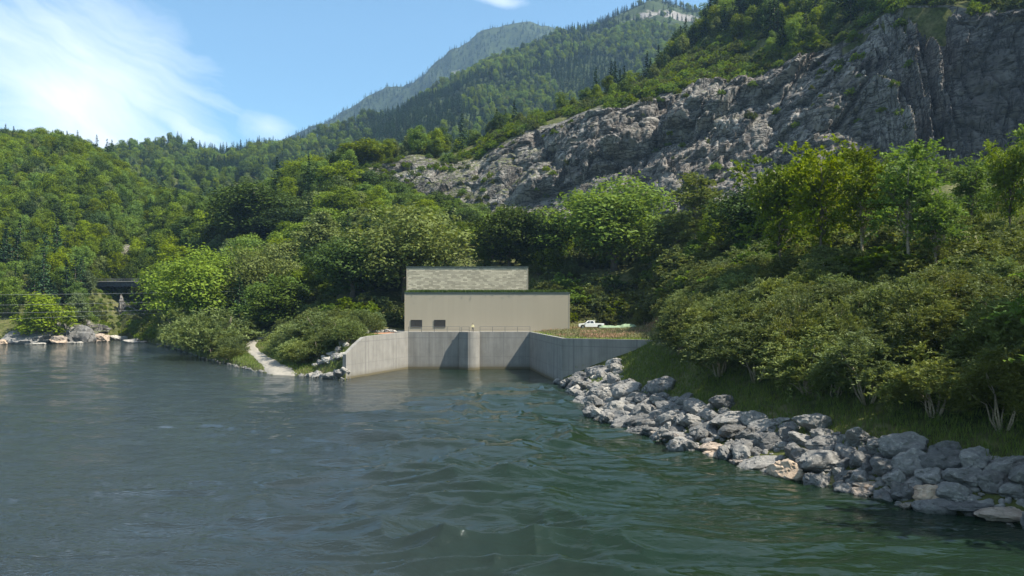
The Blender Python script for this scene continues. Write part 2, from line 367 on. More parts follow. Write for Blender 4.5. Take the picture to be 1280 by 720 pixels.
def facade_mat():
    m, nt, out = new_mat('facade_panels'); n = N(nt); p = n('NewGeometry').outputs['Position']; s = n('SeparateXYZ', {0: p})
    fr = n.math('FRACT', n.math('DIVIDE', s.outputs[0], 1.18)); cell = n.math('FLOOR', n.math('DIVIDE', s.outputs[0], 1.18))
    tone = n('TexWhiteNoise', {'W': cell}, noise_dimensions='1D').outputs['Value']
    c = n.mix(n.math('MULTIPLY', tone, 0.5), (0.315, 0.272, 0.205), (0.335, 0.29, 0.218))
    c = n.mix(n.ramp(n.noise(n.mapping(p, (1, 1, 0.15)), 0.6, 6, 0.6), [(0.4, 0.0), (0.75, 0.25)]), c, (0.27, 0.24, 0.18))
    c = n.mix(n.ramp(fr, [(0.0, 0.35), (0.015, 0.25), (0.03, 0.0)]), c, (0.15, 0.14, 0.12))
    b = n('BsdfPrincipled', {'Base Color': c, 'Roughness': 0.6, 'Specular IOR Level': 0.3})
    nt.links.new(b.outputs[0], out.inputs[0]); return m
M['facade'] = facade_mat()
def shingle_mat():
    m, nt, out = new_mat('shingle_cladding'); n = N(nt); p = n('NewGeometry').outputs['Position']
    q = n('CombineXYZ', {0: n('SeparateXYZ', {0: p}).outputs[0], 1: n('SeparateXYZ', {0: p}).outputs[2]}).outputs[0]
    br = n('TexBrick', {'Vector': q, 'Color1': (0.27, 0.24, 0.175, 1), 'Color2': (0.60, 0.53, 0.39, 1), 'Mortar': (0.18, 0.165, 0.13, 1), 'Scale': 1.0,
                        'Mortar Size': 0.02, 'Brick Width': 0.95, 'Row Height': 0.34, 'Bias': -0.1})
    br.offset = 0.37; br.offset_frequency = 2
    c = n.mix(n.ramp(n.noise(q, 0.9, 5, 0.7), [(0.35, 0.0), (0.65, 0.45)]), br.outputs['Color'], (0.36, 0.32, 0.24))
    b = n('BsdfPrincipled', {'Base Color': c, 'Roughness': 0.8, 'Specular IOR Level': 0.3, 'Normal': n.bump(br.outputs['Fac'], 0.4, 0.04)})
    nt.links.new(b.outputs[0], out.inputs[0]); return m
M['shingle'] = shingle_mat()
M['coping'] = principled('dark_coping', (0.05, 0.065, 0.06), 0.5, 0.3)
M['galv'] = principled('galvanised_steel', (0.09, 0.095, 0.10), 0.55, 0.4)
M['cable'] = principled('bare_cable', (0.35, 0.36, 0.36), 0.5)
M['louvre'] = principled('dark_louvre', (0.055, 0.05, 0.045), 0.5, 0.2)
M['roofbed'] = principled('roof_substrate', (0.09, 0.08, 0.05), 0.95)
M['path'] = principled('gravel_path', (0.25, 0.23, 0.195), 0.95, var=0.2, vs=2.0, bump=0.5, bs=20)
M['soil'] = principled('red_soil', (0.28, 0.15, 0.09), 0.95, var=0.3, vs=1.0)
M['white_paint'] = principled('white_car_paint', (0.78, 0.78, 0.76), 0.25, spec=0.6, var=0.02)
M['glass'] = principled('dark_glass', (0.02, 0.025, 0.03), 0.08, spec=0.8, var=0.05)
M['rubber'] = principled('rubber', (0.025, 0.025, 0.025), 0.8)
M['chrome'] = principled('chrome', (0.55, 0.55, 0.56), 0.25, 0.9)
M['redlamp'] = principled('red_lamp', (0.4, 0.02, 0.02), 0.3)
M['steel_dark'] = principled('dark_steel', (0.045, 0.05, 0.055), 0.6, 0.2)
M['netting'] = principled('pale_green_netting', (0.17, 0.235, 0.14), 0.8, var=0.3, vs=2.5)
M['skin'] = principled('skin', (0.48, 0.30, 0.21), 0.6, var=0.03)
M['shirt'] = principled('pale_yellow_shirt', (0.62, 0.56, 0.30), 0.8, var=0.08)
M['trousers'] = principled('dark_trousers', (0.03, 0.032, 0.04), 0.85)
M['hair'] = principled('dark_hair', (0.04, 0.025, 0.015), 0.7)
M['wood'] = principled('weathered_wood', (0.16, 0.12, 0.09), 0.85)

def water_mat():
    m, nt, out = new_mat('river_water'); n = N(nt); p = n('NewGeometry').outputs['Position']
    s1 = n.noise(n.mapping(p, (0.35, 0.9, 1), (0, 0, radians(12))), 1.0, 3, 0.5, 0.8)
    s2 = n.noise(n.mapping(p, (0.8, 1.7, 1), (0, 0, radians(-18))), 1.5, 3, 0.55, 0.5)
    s3 = n.noise(n.mapping(p, (1, 1.4, 1)), 5.0, 3, 0.5)
    h = n.math('ADD', n.math('MULTIPLY', s1, 1.0), n.math('ADD', n.math('MULTIPLY', s2, 0.40), n.math('MULTIPLY', s3, 0.03)))
    ruf = n.ramp(n.math('ADD', n.math('MULTIPLY_ADD', n('SeparateXYZ', {0: p}).outputs[0], -0.02, 0.3), n.math('MULTIPLY', n.math('SUBTRACT', n.noise(n.mapping(p, (0.5, 1, 1)), 0.05, 4), 0.5), 1.2)), [(0.25, 0.0), (0.75, 1.0)])
    s4 = n.noise(n.mapping(p, (1, 2.0, 1)), 3.2, 2, 0.5)
    patch = n.ramp(n.noise(n.mapping(p, (0.6, 1, 1)), 0.03, 4, 0.6), [(0.38, 0.18), (0.62, 1.0)])
    sp = n('SeparateXYZ', {0: p}); gm = n.math('ADD', n.math('MULTIPLY_ADD', sp.outputs[1], 0.004, n.math('MULTIPLY', sp.outputs[0], 0.028)), n.math('MULTIPLY', n.noise(p, 0.03, 4), 0.7))
    col = n.mix(n.ramp(gm, [(0.15, 0.0), (0.75, 1.0)]), (0.016, 0.022, 0.022), (0.007, 0.0160, 0.008))  # paler grey left side: sky reflection put into the water's body colour
    b = n('BsdfPrincipled', {'Base Color': col, 'Roughness': n.math('MULTIPLY_ADD', ruf, 0.03, 0.03), 'IOR': 1.333, 'Specular IOR Level': 0.5})
    bm = n('Bump', {'Height': n.math('MULTIPLY_ADD', n.math('MULTIPLY', s4, ruf), 0.50, n.math('MULTIPLY', h, patch)), 'Strength': 1.0, 'Distance': 0.20})
    nt.links.new(bm.outputs[0], b.inputs['Normal'])
    nt.links.new(b.outputs[0], out.inputs[0]); return m
M['water'] = water_mat()

# ------------------------------------------------------------------ ground sheet
def build_terrain():
    cols = np.unique(np.concatenate([np.arange(-900, -40, 22), np.arange(-40, 1330, 3.0), np.arange(1330, 1900, 22), [432, 433.5, 435, 702, 702.7, 703.4, 704]]))
    LY, LZ = layers(cols)
    sub = [5, 6, 9, 9, 8, 14, 16, 30, 34, 26, 12, 30, 56, 14, 40, 6]
    rowsY = [np.full(len(cols), 6.0) + 0 * cols]
    # first interval: river bed from the camera's feet to the underwater edge
    for t in np.linspace(0.15, 1, sub[0])[:-1]: rowsY.append(6 + (LY[:, 0] - 6) * t)
    for k in range(NL - 1):
        for t in np.linspace(0, 1, sub[k + 1] + 1)[:-1]: rowsY.append(LY[:, k] * (1 - t) + LY[:, k + 1] * t)
    rowsY.append(LY[:, -1])
    Y = np.array(rowsY); X = (cols - CX) / F * Y
    z, kk = terrain(X.ravel(), Y.ravel() - 1e-6, True)
    pxa = CX + F * X.ravel() / Y.ravel()      # the cliff sheet stands in front of this band: keep the hillside well inside it
    kq = np.clip(kk - 7, 0, 1); z = z - (24 + 34 * sstep(1000, 1150, pxa)) * np.minimum(1, np.minimum(kq * 7, (1 - kq) * 12)) * sstep(448, 480, pxa) * sstep(1425, 1400, pxa)
    V = np.stack([X.ravel(), Y.ravel(), z], 1)
    me = np_mesh('ground', V, grid_quads(*Y.shape)[:, ::1], smooth=True)
    px = CX + F * V[:, 0] / V[:, 1]; py = HY - F * (z - CZ) / V[:, 1]
    # bare rock: bluff under the middle summit, far peak, gorge banks
    rock = np.zeros(len(V))
    def blob(x0, y0, z0, rx, ry, rz): return np.clip(1.15 - np.sqrt(((V[:, 0] - x0) / rx) ** 2 + ((V[:, 1] - y0) / ry) ** 2 + ((z - z0) / rz) ** 2), 0, 1)
    rock = np.maximum(rock, 0.66 * blob(xat(835, 1950), 1950, zat(25, 1950), 170, 260, 65))
    rock = np.maximum(rock, 1.0 * blob(xat(563, 3300), 3450, zat(95, 3450), 60, 500, 160))
    rock = np.maximum(rock, 0.22 * sstep(900, 1450, z))
    rock = np.maximum(rock, 0.6 * blob(xat(155, 335), 336, 12, 12, 10, 10))
    rock = np.maximum(rock, 0.8 * blob(xat(172, 500), 480, 85, 14, 40, 14))
    a = me.attributes.new('rock', 'FLOAT', 'POINT'); a.data.foreach_set('value', rock.astype(np.float32))
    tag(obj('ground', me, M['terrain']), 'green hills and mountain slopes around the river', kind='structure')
    return rock
build_terrain()

# ------------------------------------------------------------------ cliff faces
def build_cliff():
    cols = np.arange(440, 1420, 1.4); nv = 260
    LY, LZ = layers(cols)
    v = np.linspace(0, 1, nv)[:, None]
    Y = LY[:, 7] * (1 - v) + LY[:, 8] * v; Zb = LZ[:, 7] * (1 - v) + LZ[:, 8] * v
    X = (cols - CX) / F * Y
    x, y, z = X.ravel(), Y.ravel(), Zb.ravel()
    pxx = np.tile(cols, nv); vv = np.repeat(v[:, 0], len(cols))
    # strata dip: rotate in the x,z plane
    a = radians(38); u = x * cos(a) + z * sin(a); w = -x * sin(a) + z * cos(a)
    rgt = sstep(1080, 1200, pxx)
    p = np.stack([u * (1 - rgt) + x * 1.6 * rgt, y, w * (1 - rgt) + z * 0.35 * rgt], 1)
    wv = p + 1.2 * np.stack([fbm(p * 0.06, 3, 31), fbm(p * 0.06, 3, 32), fbm(p * 0.06, 3, 33)], 1)
    def saw(t, sharp=0.14):
        f = t - np.floor(t); return np.where(f < 1 - sharp, f / (1 - sharp), (1 - f) / sharp)
    cellw = fbm(p * np.array([0.03, 0.03, 0.05]), 2, 71)
    bed = p[:, 2] * 0.085 + 0.55 * cellw + 0.25 * fbm(p * 0.09, 3, 72)
    jnt = p[:, 0] * 0.045 + 0.7 * fbm(p * np.array([0.02, 0.02, 0.06]), 3, 73)
    d = 15.0 * facets(wv * np.array([0.014, 0.018, 0.034]), 1) + 8.0 * facets(wv * np.array([0.033, 0.05, 0.085]), 21) + 3.6 * facets(wv * np.array([0.075, 0.10, 0.20]), 41)
    d += 1.9 * facets(wv * np.array([0.17, 0.2, 0.45]), 61) + 0.9 * facets(wv * np.array([0.4, 0.4, 1.0]), 81)
    d += (1.8 * saw(bed * 1.4) + 0.8 * saw(bed * 4.0 + 0.3 * cellw, 0.2)) * sstep(-0.3, 0.4, fbm(p * 0.02, 2, 75)) * (1 - 0.8 * rgt) + 2.0
    edge = sstep(0, 0.10, vv) * sstep(1.0, 0.93, vv) * sstep(440, 475, pxx)
    amp = (0.34 + 0.5 * sstep(560, 760, pxx)) * edge
    bulge = (2.5 + 3.5 * np.sin(pi * vv)) * edge * (1 - 0.7 * rgt)
    k = np.maximum(d * amp * 0.85 + bulge, -4 * edge)
    V = np.stack([x - 0.12 * k, y - 0.80 * k, z + 0.5 * k * sstep(1.0, 0.8, vv)], 1)
    V[:, 2] += relief(x, y, np.full(len(x), 8.0)) * vv
    me = np_mesh('cliff', V, grid_quads(nv, len(cols)))
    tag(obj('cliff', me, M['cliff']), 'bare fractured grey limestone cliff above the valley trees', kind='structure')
    return V, pxx, vv
CLV, CLP, CLVV = build_cliff()

# ------------------------------------------------------------------ river
def build_river():
    cols = np.concatenate([np.arange(-900, -40, 20), np.arange(-40, 1330, 1.9), np.arange(1330, 1900, 20)])
    pys = np.concatenate([[1500, 1200, 1000, 900], np.arange(840, 720, -4), np.arange(720, 470, -0.95), np.arange(470, 422, -0.9)])
    Y = F * CZ / (pys - HY); X = (cols[None, :] - CX) / F * Y[:, None]; Yg = np.repeat(Y[:, None], len(cols), 1)
    x, y = X.ravel(), Yg.ravel(); P = np.stack([x, y, 0 * x], 1)
    # turbulent outflow below the basin: elongated boils and standing swells
    flow = np.exp(-((x - (-2 + 0.02 * (y - 60))) / 13.0) ** 2) * sstep(150, 105, y) * sstep(24, 34, y)
    q = P + 2.2 * np.stack([fbm(P * 0.09, 2, 51), fbm(P * 0.09, 2, 52), 0 * x], 1)
    z = 0.06 * fbm(q * np.array([0.12, 0.34, 1]), 3, 61) * sstep(330, 150, y)
    nearw = sstep(125, 60, y); ptc = 0.45 + 0.75 * sstep(-0.4, 0.5, vnoise(P * 0.045, 68))
    z += nearw * ptc * (0.115 * fbm(q * np.array([0.26, 0.75, 1]), 2, 62) + 0.03 * fbm(q * np.array([0.6, 1.5, 1]), 2, 69))
    z += flow * (0.70 * ridged(q * np.array([0.085, 0.20, 1]), 3, 63) - 0.1 + 0.12 * fbm(q * np.array([0.35, 0.8, 1]), 3, 64))
    swl = sstep(36, 22, np.abs(x)) * sstep(90, 50, y)
    z += swl * 0.12 * fbm(q * np.array([0.12, 0.3, 1]), 2, 66)
    # three distinct swells seen off the basin
    for (px0, Y0, lx, ly, hgt) in ((478, 92, 7, 1.6, 0.55), (470, 77, 6, 1.5, 0.6), (622, 57, 5, 1.3, 0.5), (436, 66, 2.6, 1.2, 0.4), (500, 50, 3.5, 1.1, 0.35), (655, 78, 3, 1.0, 0.35)):
        xx, yy = x - xat(px0, Y0), y - Y0 + 0.06 * (x - xat(px0, Y0)) ** 2 / 4
        r = np.exp(-(xx / lx) ** 2 - (yy / (ly * 2.2)) ** 2); z += hgt * 1.15 * r * np.cos(yy / ly * 1.6)
    V = np.stack([x, y, z], 1)
    me = np_mesh('river', V, grid_quads(len(Y), len(cols)), smooth=True)
    tag(obj('river', me, M['water']), 'dark green river water with ripples and swirls', kind='structure')
build_river()

# ------------------------------------------------------------------ leaf and tree makers
def leaf_quads(Cn, Nn, L, W, rng, droop=0.0):
    """rhombic leaves or sprays: centre, facing normal, length and width"""
    n = len(Cn)
    t = rng.normal(size=(n, 3)); t -= (t * Nn).sum(1)[:, None] * Nn; t /= np.linalg.norm(t, axis=1)[:, None] + 1e-9
    b = np.cross(Nn, t)
    L = L[:, None]; W = W[:, None]
    V = np.stack([Cn - t * L * .5, Cn + b * W * .5 - t * L * .05, Cn + t * L * .5 - Nn * L * droop, Cn - b * W * .5 - t * L * .05], 1)
    return V.reshape(-1, 3), np.arange(4 * n).reshape(-1, 4)
def norm(a): return a / (np.linalg.norm(a, axis=-1, keepdims=True) + 1e-9)
def crown_mesh(name, lobes, leaves_per, L, W, mat, rng, up=0.35, inner=0.25, rj=0.5, zs=0.92):
    """lobes: (x,y,z,r). Leaves sit mostly on the lobe shells, some inside."""
    Cs, Ns, rn = [], [], []
    for (x, y, z, r) in lobes:
        k = max(6, int(leaves_per * (r / np.mean([l[3] for l in lobes])) ** 2))
        d = norm(rng.normal(size=(k, 3))); flip = (d[:, 2] < -0.2) & (rng.random(k) < 0.45); d[:, 2] = np.where(flip, -d[:, 2], d[:, 2])
        rad = r * (1 - inner * rng.random(k) ** 1.5) * (1 + 0.22 * rng.normal(size=k).clip(-1.6, 1.6))
        Cs.append(np.array([x, y, z]) + d * rad[:, None] * np.array([1, 1, zs]))
        Ns.append(norm(d + np.array([0, 0, up]) + rj * rng.normal(size=(k, 3))))
        base = rng.random() * 0.35
        rn.append(np.clip(base + 0.65 * rng.random(k), 0, 1))
    Cs = np.concatenate(Cs); Ns = np.concatenate(Ns); rn = np.concatenate(rn)
    n = len(Cs); s = rng.uniform(0.65, 1.35, n)
    V, Q = leaf_quads(Cs, Ns, L * s, W * s, rng, 0.15)
    me = np_mesh(name, V, Q); me.materials.append(mat)
    a = me.attributes.new('rnd', 'FLOAT', 'POINT'); a.data.foreach_set('value', np.repeat(rn, 4).astype(np.float32))
    return me
def twig_mesh(name, lobes, twigs, lv, tl, L, W, mat, rng, up=0.7):
    """feathery crown: thin twigs leave every lobe outwards and upwards, each carrying a row of leaves"""
    Cs, Ns, Ds, rn = [], [], [], []
    for (x, y, z, r) in lobes:
        k = max(3, int(twigs * rng.uniform(0.6, 1.4)))
        d = norm(rng.normal(size=(k, 3)) + np.array([x * 0.25, y * 0.25, 0.25])); st = np.array([x, y, z]) + d * r * 0.35
        g = norm(d + np.array([0, 0, up]) + 0.3 * rng.normal(size=(k, 3))); ln = tl * rng.uniform(0.5, 1.3, k); base = rng.random() * 0.3
        for j in range(lv):
            t = (j + rng.random(k)) / lv; dr = -0.35 * (t ** 2) * ln
            c = st + g * (t * ln)[:, None] + np.stack([0 * dr, 0 * dr, dr], 1) + rng.normal(size=(k, 3)) * 0.05
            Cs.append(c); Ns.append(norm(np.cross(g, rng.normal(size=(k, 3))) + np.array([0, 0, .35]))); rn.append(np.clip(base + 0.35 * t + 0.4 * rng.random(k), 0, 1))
    Cs = np.concatenate(Cs); Ns = np.concatenate(Ns); rn = np.concatenate(rn); n = len(Cs); s = rng.uniform(.65, 1.35, n)
    V, Q = leaf_quads(Cs, Ns, L * s, W * s, rng, 0.15)
    me = np_mesh(name, V, Q); me.materials.append(mat)
    a = me.attributes.new('rnd', 'FLOAT', 'POINT'); a.data.foreach_set('value', np.repeat(rn, 4).astype(np.float32))
    return me
def limb(mb, p0, p1, r0, r1, rng, segs=4, wob=0.12, n=5):
    p0 = np.array(p0, float); p1 = np.array(p1, float); L = np.linalg.norm(p1 - p0)
    pts = [p0 + (p1 - p0) * t + (rng.normal(size=3) * wob * L * 0.5 * sin(pi * t)) for t in np.linspace(0, 1, segs + 1)]
    mb.tube(pts, list(np.linspace(r0, r1, segs + 1)), n)
def broad_proto(seed, H=15.0, R=5.0, base=0.28, nl=70, lp=60, L=0.6, W=0.34, mat='leaf_mid', lobe=(0.9, 1.9), bark='bark', shape='round', limbs=14, r0=0.28, twig=0):
    rng = np.random.default_rng(seed); lobes = []
    cz = H * (base + 1) / 2; rz = H * (1 - base) / 2
    tries = 0
    while len(lobes) < nl and tries < nl * 30:
        tries += 1
        d = norm(rng.normal(size=3)); q = rng.random() ** 0.42
        z = d[2] * q
        if shape == 'round': f = 1.0 if z < 0 else 1 - 0.15 * z
        elif shape == 'tall': f = 1 - 0.35 * max(z, 0)
        elif shape == 'spread': f = 0.75 + 0.45 * z
        elif shape == 'open': f = 0.8 + 0.3 * sin(3 * z + seed)
        # uneven outline: some bearings reach further out than others
        ang = math.atan2(d[1], d[0]); f *= 1 + 0.16 * sin(3 * ang + seed) + 0.12 * sin(5 * ang + 2 * seed + 4 * z)
        r = rng.uniform(*lobe) * (R / 5.0)
        lobes.append((d[0] * q * (R - r * .5) * f, d[1] * q * (R - r * .5) * f, cz + z * (rz - r * .4), r))
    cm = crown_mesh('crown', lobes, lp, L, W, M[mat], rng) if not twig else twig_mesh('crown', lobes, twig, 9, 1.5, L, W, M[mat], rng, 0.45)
    mb = MB(); top = np.array([rng.normal() * .3, rng.normal() * .3, H * 0.82])
    pts = [np.array([0, 0, -0.6])] + [top * t + np.array([rng.normal() * .12, rng.normal() * .12, 0]) for t in (0.12, 0.3, 0.5, 0.75, 1)]
    mb.tube(pts, [r0 * 1.35, r0, r0 * .85, r0 * .65, r0 * .4, r0 * .12], 8)
    for i in range(limbs):
        l = lobes[int(rng.integers(len(lobes)))]; t = rng.uniform(0.25, 0.6)
        limb(mb, top * t, (l[0], l[1], l[2]), r0 * 0.38, r0 * 0.08, rng)
    tm = mb.mesh('trunk', True); tm.materials.append(M[bark])
    return tm, cm, H
def conifer_proto(seed, H=20.0, R=3.2, tiers=20, per=9, L=0.95, W=0.5, mat='needles', k=7):
    rng = np.random.default_rng(seed); Cs, Ns, rn = [], [], []
    mb = MB(); mb.tube([(0, 0, -0.6), (0, 0, H * .4), (0, 0, H * .97)], [0.26, 0.18, 0.03], 6)
    for i in range(tiers):
        t = i / (tiers - 1); z0 = H * (0.10 + 0.88 * t); rr = R * (1 - t) ** 0.85 * rng.uniform(0.8, 1.1) + 0.15
        for j in range(max(4, int(per * (1 - 0.5 * t)))):
            a = rng.uniform(0, 2 * pi); ln = rr * rng.uniform(0.7, 1.12)
            n = max(2, int(k * (1 - t * .6)))
            s = np.linspace(0.2, 1, n)
            c = np.stack([cos(a) * ln * s, sin(a) * ln * s, z0 - 0.33 * ln * s + 0.12 * ln * s ** 2], 1) + rng.normal(size=(n, 3)) * .12
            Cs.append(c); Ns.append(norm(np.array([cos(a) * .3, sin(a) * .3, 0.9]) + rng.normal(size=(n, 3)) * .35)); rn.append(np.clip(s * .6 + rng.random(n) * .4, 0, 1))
    Cs = np.concatenate(Cs); Ns = np.concatenate(Ns); rn = np.concatenate(rn); n = len(Cs); s = rng.uniform(.7, 1.3, n)
    V, Q = leaf_quads(Cs, Ns, L * s, W * s, rng, 0.25)
    cm = np_mesh('crown', V, Q); cm.materials.append(M[mat])
    a = cm.attributes.new('rnd', 'FLOAT', 'POINT'); a.data.foreach_set('value', np.repeat(rn, 4).astype(np.float32))
    tm = mb.mesh('trunk', True); tm.materials.append(M['bark'])
    return tm, cm, H
def shrub_proto(seed, H=4.6, R=2.8, nl=110, lp=85, L=0.3, W=0.085, mat='leaf_willow', stems=8, low=0.22):
    rng = np.random.default_rng(seed); lobes = []
    for i in range(nl):
        a = rng.uniform(0, 2 * pi); q = rng.random() ** 0.5; h = rng.uniform(low, 1.0)
        lim = (1 - max(0, h - 0.55) ** 2 / 0.26) ** 0.5 if h < 1.06 else 0
        lim = math.sqrt(max(0.02, 1 - max(0, h - 0.45) ** 2 / 0.33))
        lim *= 1 + 0.2 * sin(2 * a + seed)
        lobes.append((cos(a) * q * R * lim * .9, sin(a) * q * R * lim * .9, H * h * .92, rng.uniform(0.20, 0.62) * R / 2.6))
    hv = [1 + 0.22 * sin(2.3 * math.atan2(l[1], l[0]) + seed) + rng.uniform(-.12, .22) for l in lobes]
    lobes = [(l[0], l[1], l[2] * h_, l[3]) for l, h_ in zip(lobes, hv)]
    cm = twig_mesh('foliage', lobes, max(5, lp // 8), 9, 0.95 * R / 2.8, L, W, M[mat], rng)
    mb = MB()
    for i in range(stems):
        l = lobes[int(rng.integers(nl))]; a = math.atan2(l[1], l[0])
        p0 = np.array([cos(a) * .18, sin(a) * .18, -0.3]); p2 = np.array([l[0], l[1], l[2]]); p1 = np.array([l[0] * .45, l[1] * .45, l[2] * .62])
        pts = [p0, p0 * .5 + p1 * .5 + rng.normal(size=3) * .12, p1, (p1 + p2) / 2 + rng.normal(size=3) * .12, p2]
        mb.tube(pts, [0.075, 0.06, 0.045, 0.03, 0.012], 5)
    tm = mb.mesh('stem', True); tm.materials.append(M['bark_pale'])
    return tm, cm, H
P = {
 'hero_bright': broad_proto(1, 18, 8.0, 0.12, 130, 110, 0.55, 0.30, 'leaf_bright', (0.8, 1.7), shape='round', r0=.35),
 'hero_grey': broad_proto(2, 18, 9.0, 0.10, 130, 110, 0.55, 0.30, 'leaf_grey', (0.7, 1.6), shape='round', r0=.35),
 'hero_dark': broad_proto(3, 16, 7.0, 0.08, 110, 110, 0.55, 0.32, 'leaf_dark', (0.8, 1.8), shape='round', r0=.35),
 'slim': broad_proto(4, 15, 4.2, 0.26, 80, 150, 0.38, 0.17, 'leaf_mid', (0.6, 1.3), shape='open', r0=.15, limbs=30, bark='bark_pale', twig=11),
 'slim_bright': broad_proto(5, 15, 4.8, 0.18, 85, 150, 0.42, 0.20, 'leaf_bright', (0.6, 1.3), shape='open', r0=.17, limbs=30, twig=11),
 'poplar': broad_proto(6, 18, 3.2, 0.12, 75, 110, 0.42, 0.22, 'leaf_grey', (0.6, 1.4), shape='tall', r0=.2, limbs=18, twig=12),
 'a_mid': broad_proto(11, 14, 5.2, 0.08, 60, 95, 0.56, 0.34, 'leaf_mid', (1.0, 1.9)),
 'b_mid': broad_proto(12, 15, 5.0, 0.08, 60, 95, 0.56, 0.34, 'leaf_bright', (1.0, 1.9), shape='spread'),
 'c_mid': broad_proto(13, 14, 4.6, 0.08, 55, 95, 0.56, 0.34, 'leaf_mid', (1.0, 2.0), shape='tall'),
 'd_mid': broad_proto(14, 14, 5.4, 0.08, 60, 95, 0.56, 0.34, 'leaf_dark', (1.0, 2.0)),
 'e_mid': broad_proto(15, 13, 4.6, 0.08, 55, 95, 0.56, 0.34, 'leaf_grey', (0.9, 1.8), shape='open'),
 'f_mid': broad_proto(16, 14, 4.8, 0.06, 52, 95, 0.56, 0.34, 'leaf_bright', (0.9, 2.0), shape='round'),
 'con_a': conifer_proto(21, 19, 4.0, 18, 12), 'con_b': conifer_proto(22, 17, 3.5, 18, 12), 'con_c': conifer_proto(23, 20, 4.3, 18, 12),
 'shrub_a': shrub_proto(31), 'shrub_b': shrub_proto(32, 4.2, 3.1), 'shrub_c': shrub_proto(33, 5.0, 2.6), 'shrub_d': shrub_proto(34, 3.6, 2.6, mat='leaf_grey'),
 'front_a': shrub_proto(41, 6.2, 3.1, 110, 110, 0.32, 0.10, 'leaf_willow', 7, 0.42), 'front_b': shrub_proto(42, 5.8, 3.3, 110, 110, 0.32, 0.10, 'leaf_willow', 9, 0.40),
 'shrub_e': shrub_proto(43, 4.2, 3.0, mat='leaf_grey'), 'shrub_f': shrub_proto(44, 3.6, 2.8, mat='leaf_grey'),
 'bigleaf': shrub_proto(35, 6.5, 4.4, 80, 120, 0.36, 0.17, 'leaf_grey', 8, 0.12),
 'bush': shrub_proto(36, 3.2, 2.6, 40, 55, 0.5, 0.28, 'leaf_mid', 4, 0.1),
 'bush_lime': shrub_proto(38, 2.6, 2.6, 40, 60, 0.45, 0.26, 'leaf_bright', 3, 0.08),
 'bush_pale': shrub_proto(37, 3.0, 2.4, 40, 55, 0.5, 0.26, 'leaf_willow', 4, 0.1),
}
used = {'n': 0}
src_crown = {}
def put_tree(kind, x, y, name, label, cat, group=None, height=None, width=None, rz=None, sink=0.2, part='crown', lean=0):
    tm, cm, H = P[kind]
    z = gz(x, y) - sink
    sz = 1.0 if height is None else height / H
    sx = sz if width is None else width / (cm_w(kind))
    rz = random.uniform(0, 6.28) if rz is None else rz
    r = empty(name, (x, y, z), rz, (sx, sx, sz)); tag(r, label, cat, group)
    if lean: r.rotation_euler = (random.uniform(-lean, lean), random.uniform(-lean, lean), rz)
    obj('trunk' if part == 'crown' else 'stem', tm, None, r)
    c = obj(part, cm, None, r)
    src_crown.setdefault(kind, c); used['n'] += 1
    return r
_w = {}
def cm_w(kind):
    if kind not in _w:
        me = P[kind][1]; a = np.empty(len(me.vertices) * 3, np.float32); me.vertices.foreach_get('co', a); a = a.reshape(-1, 3)
        _w[kind] = float(np.percentile(a[:, 0], 98) - np.percentile(a[:, 0], 2))
    return _w[kind]
def hero(kind, px, Y, top, wpx, name, label, cat='tree', group=None, part='crown'):
    x = xat(px, Y); h = zat(top, Y) - gz(x, Y)
    return put_tree(kind, x, Y, name, label, cat, group, max(h, 2.0), wpx / F * Y, part=part)

placed = []       # (x, y, r) of hero plants, so that the scatter keeps off them
def H_(kind, px, Y, top, wpx, name, label, cat='tree', **kw):
    placed.append((xat(px, Y), Y, wpx / F * Y * 0.42)); return hero(kind, px, Y, top, wpx, name, label, cat, **kw)
# trees one can point to
H_('hero_bright', 768, 214, 226, 138, 'broadleaf_tree', 'broad bright green tree standing behind the right end of the pale building')
H_('hero_dark', 636, 226, 252, 72, 'broadleaf_tree', 'dark dense tree directly behind the shingled upper block')
H_('hero_dark', 678, 222, 256, 58, 'broadleaf_tree', 'dark tree between the shingled block and the broad bright tree')
H_('hero_grey', 505, 214, 256, 150, 'broadleaf_tree', 'large grey-green tree rising behind the left end of the building')
H_('hero_dark', 440, 212, 292, 92, 'broadleaf_tree', 'dark shaded tree left of the large grey-green tree by the building')
H_('poplar', 868, 190, 212, 52, 'broadleaf_tree', 'slender pale upright tree in front of the cliff foot')
H_('poplar', 845, 200, 262, 50, 'broadleaf_tree', 'short pale feathery tree left of the slender upright one')
H_('hero_dark', 942, 150, 224, 92, 'broadleaf_tree', 'dark rounded tree on the slope below the cliff corner')
H_('slim_bright', 975, 112, 172, 74, 'broadleaf_tree', 'tall bright tree with ragged top before the cliff')
H_('slim_bright', 1026, 104, 162, 76, 'broadleaf_tree', 'tallest bright open-crowned tree in the row on the right slope')
H_('slim', 1080, 98, 182, 66, 'broadleaf_tree', 'feathery tree with thin pale trunk, left of the two bare-stemmed ones')
H_('slim', 1138, 92, 178, 76, 'broadleaf_tree', 'dark feathery tree with bare straight trunk on the right slope')
H_('slim', 1172, 90, 238, 62, 'broadleaf_tree', 'small thin tree with very pale bare trunk beside the dark feathery one')
H_('slim_bright', 1214, 112, 186, 46, 'broadleaf_tree', 'young tree with narrow pointed top before the shaded cliff')
H_('slim_bright', 1262, 100, 158, 50, 'broadleaf_tree', 'young tree with tall spiky top at the right above the meadow')
H_('slim_bright', 1325, 95, 130, 70, 'broadleaf_tree', 'bright tree cut by the right edge of the view')
H_('bigleaf', 1243, 84, 300, 118, 'large_shrub', 'broad-leaved silvery green shrub on the meadow at the right', 'shrub', part='foliage')
H_('bush', 1190, 84, 330, 60, 'round_shrub', 'dark round bush left of the silvery broad-leaved shrub', 'shrub', part='foliage')
H_('bush', 1105, 96, 318, 46, 'round_shrub', 'dark round bush between the thin trunks on the right slope', 'shrub', part='foliage')
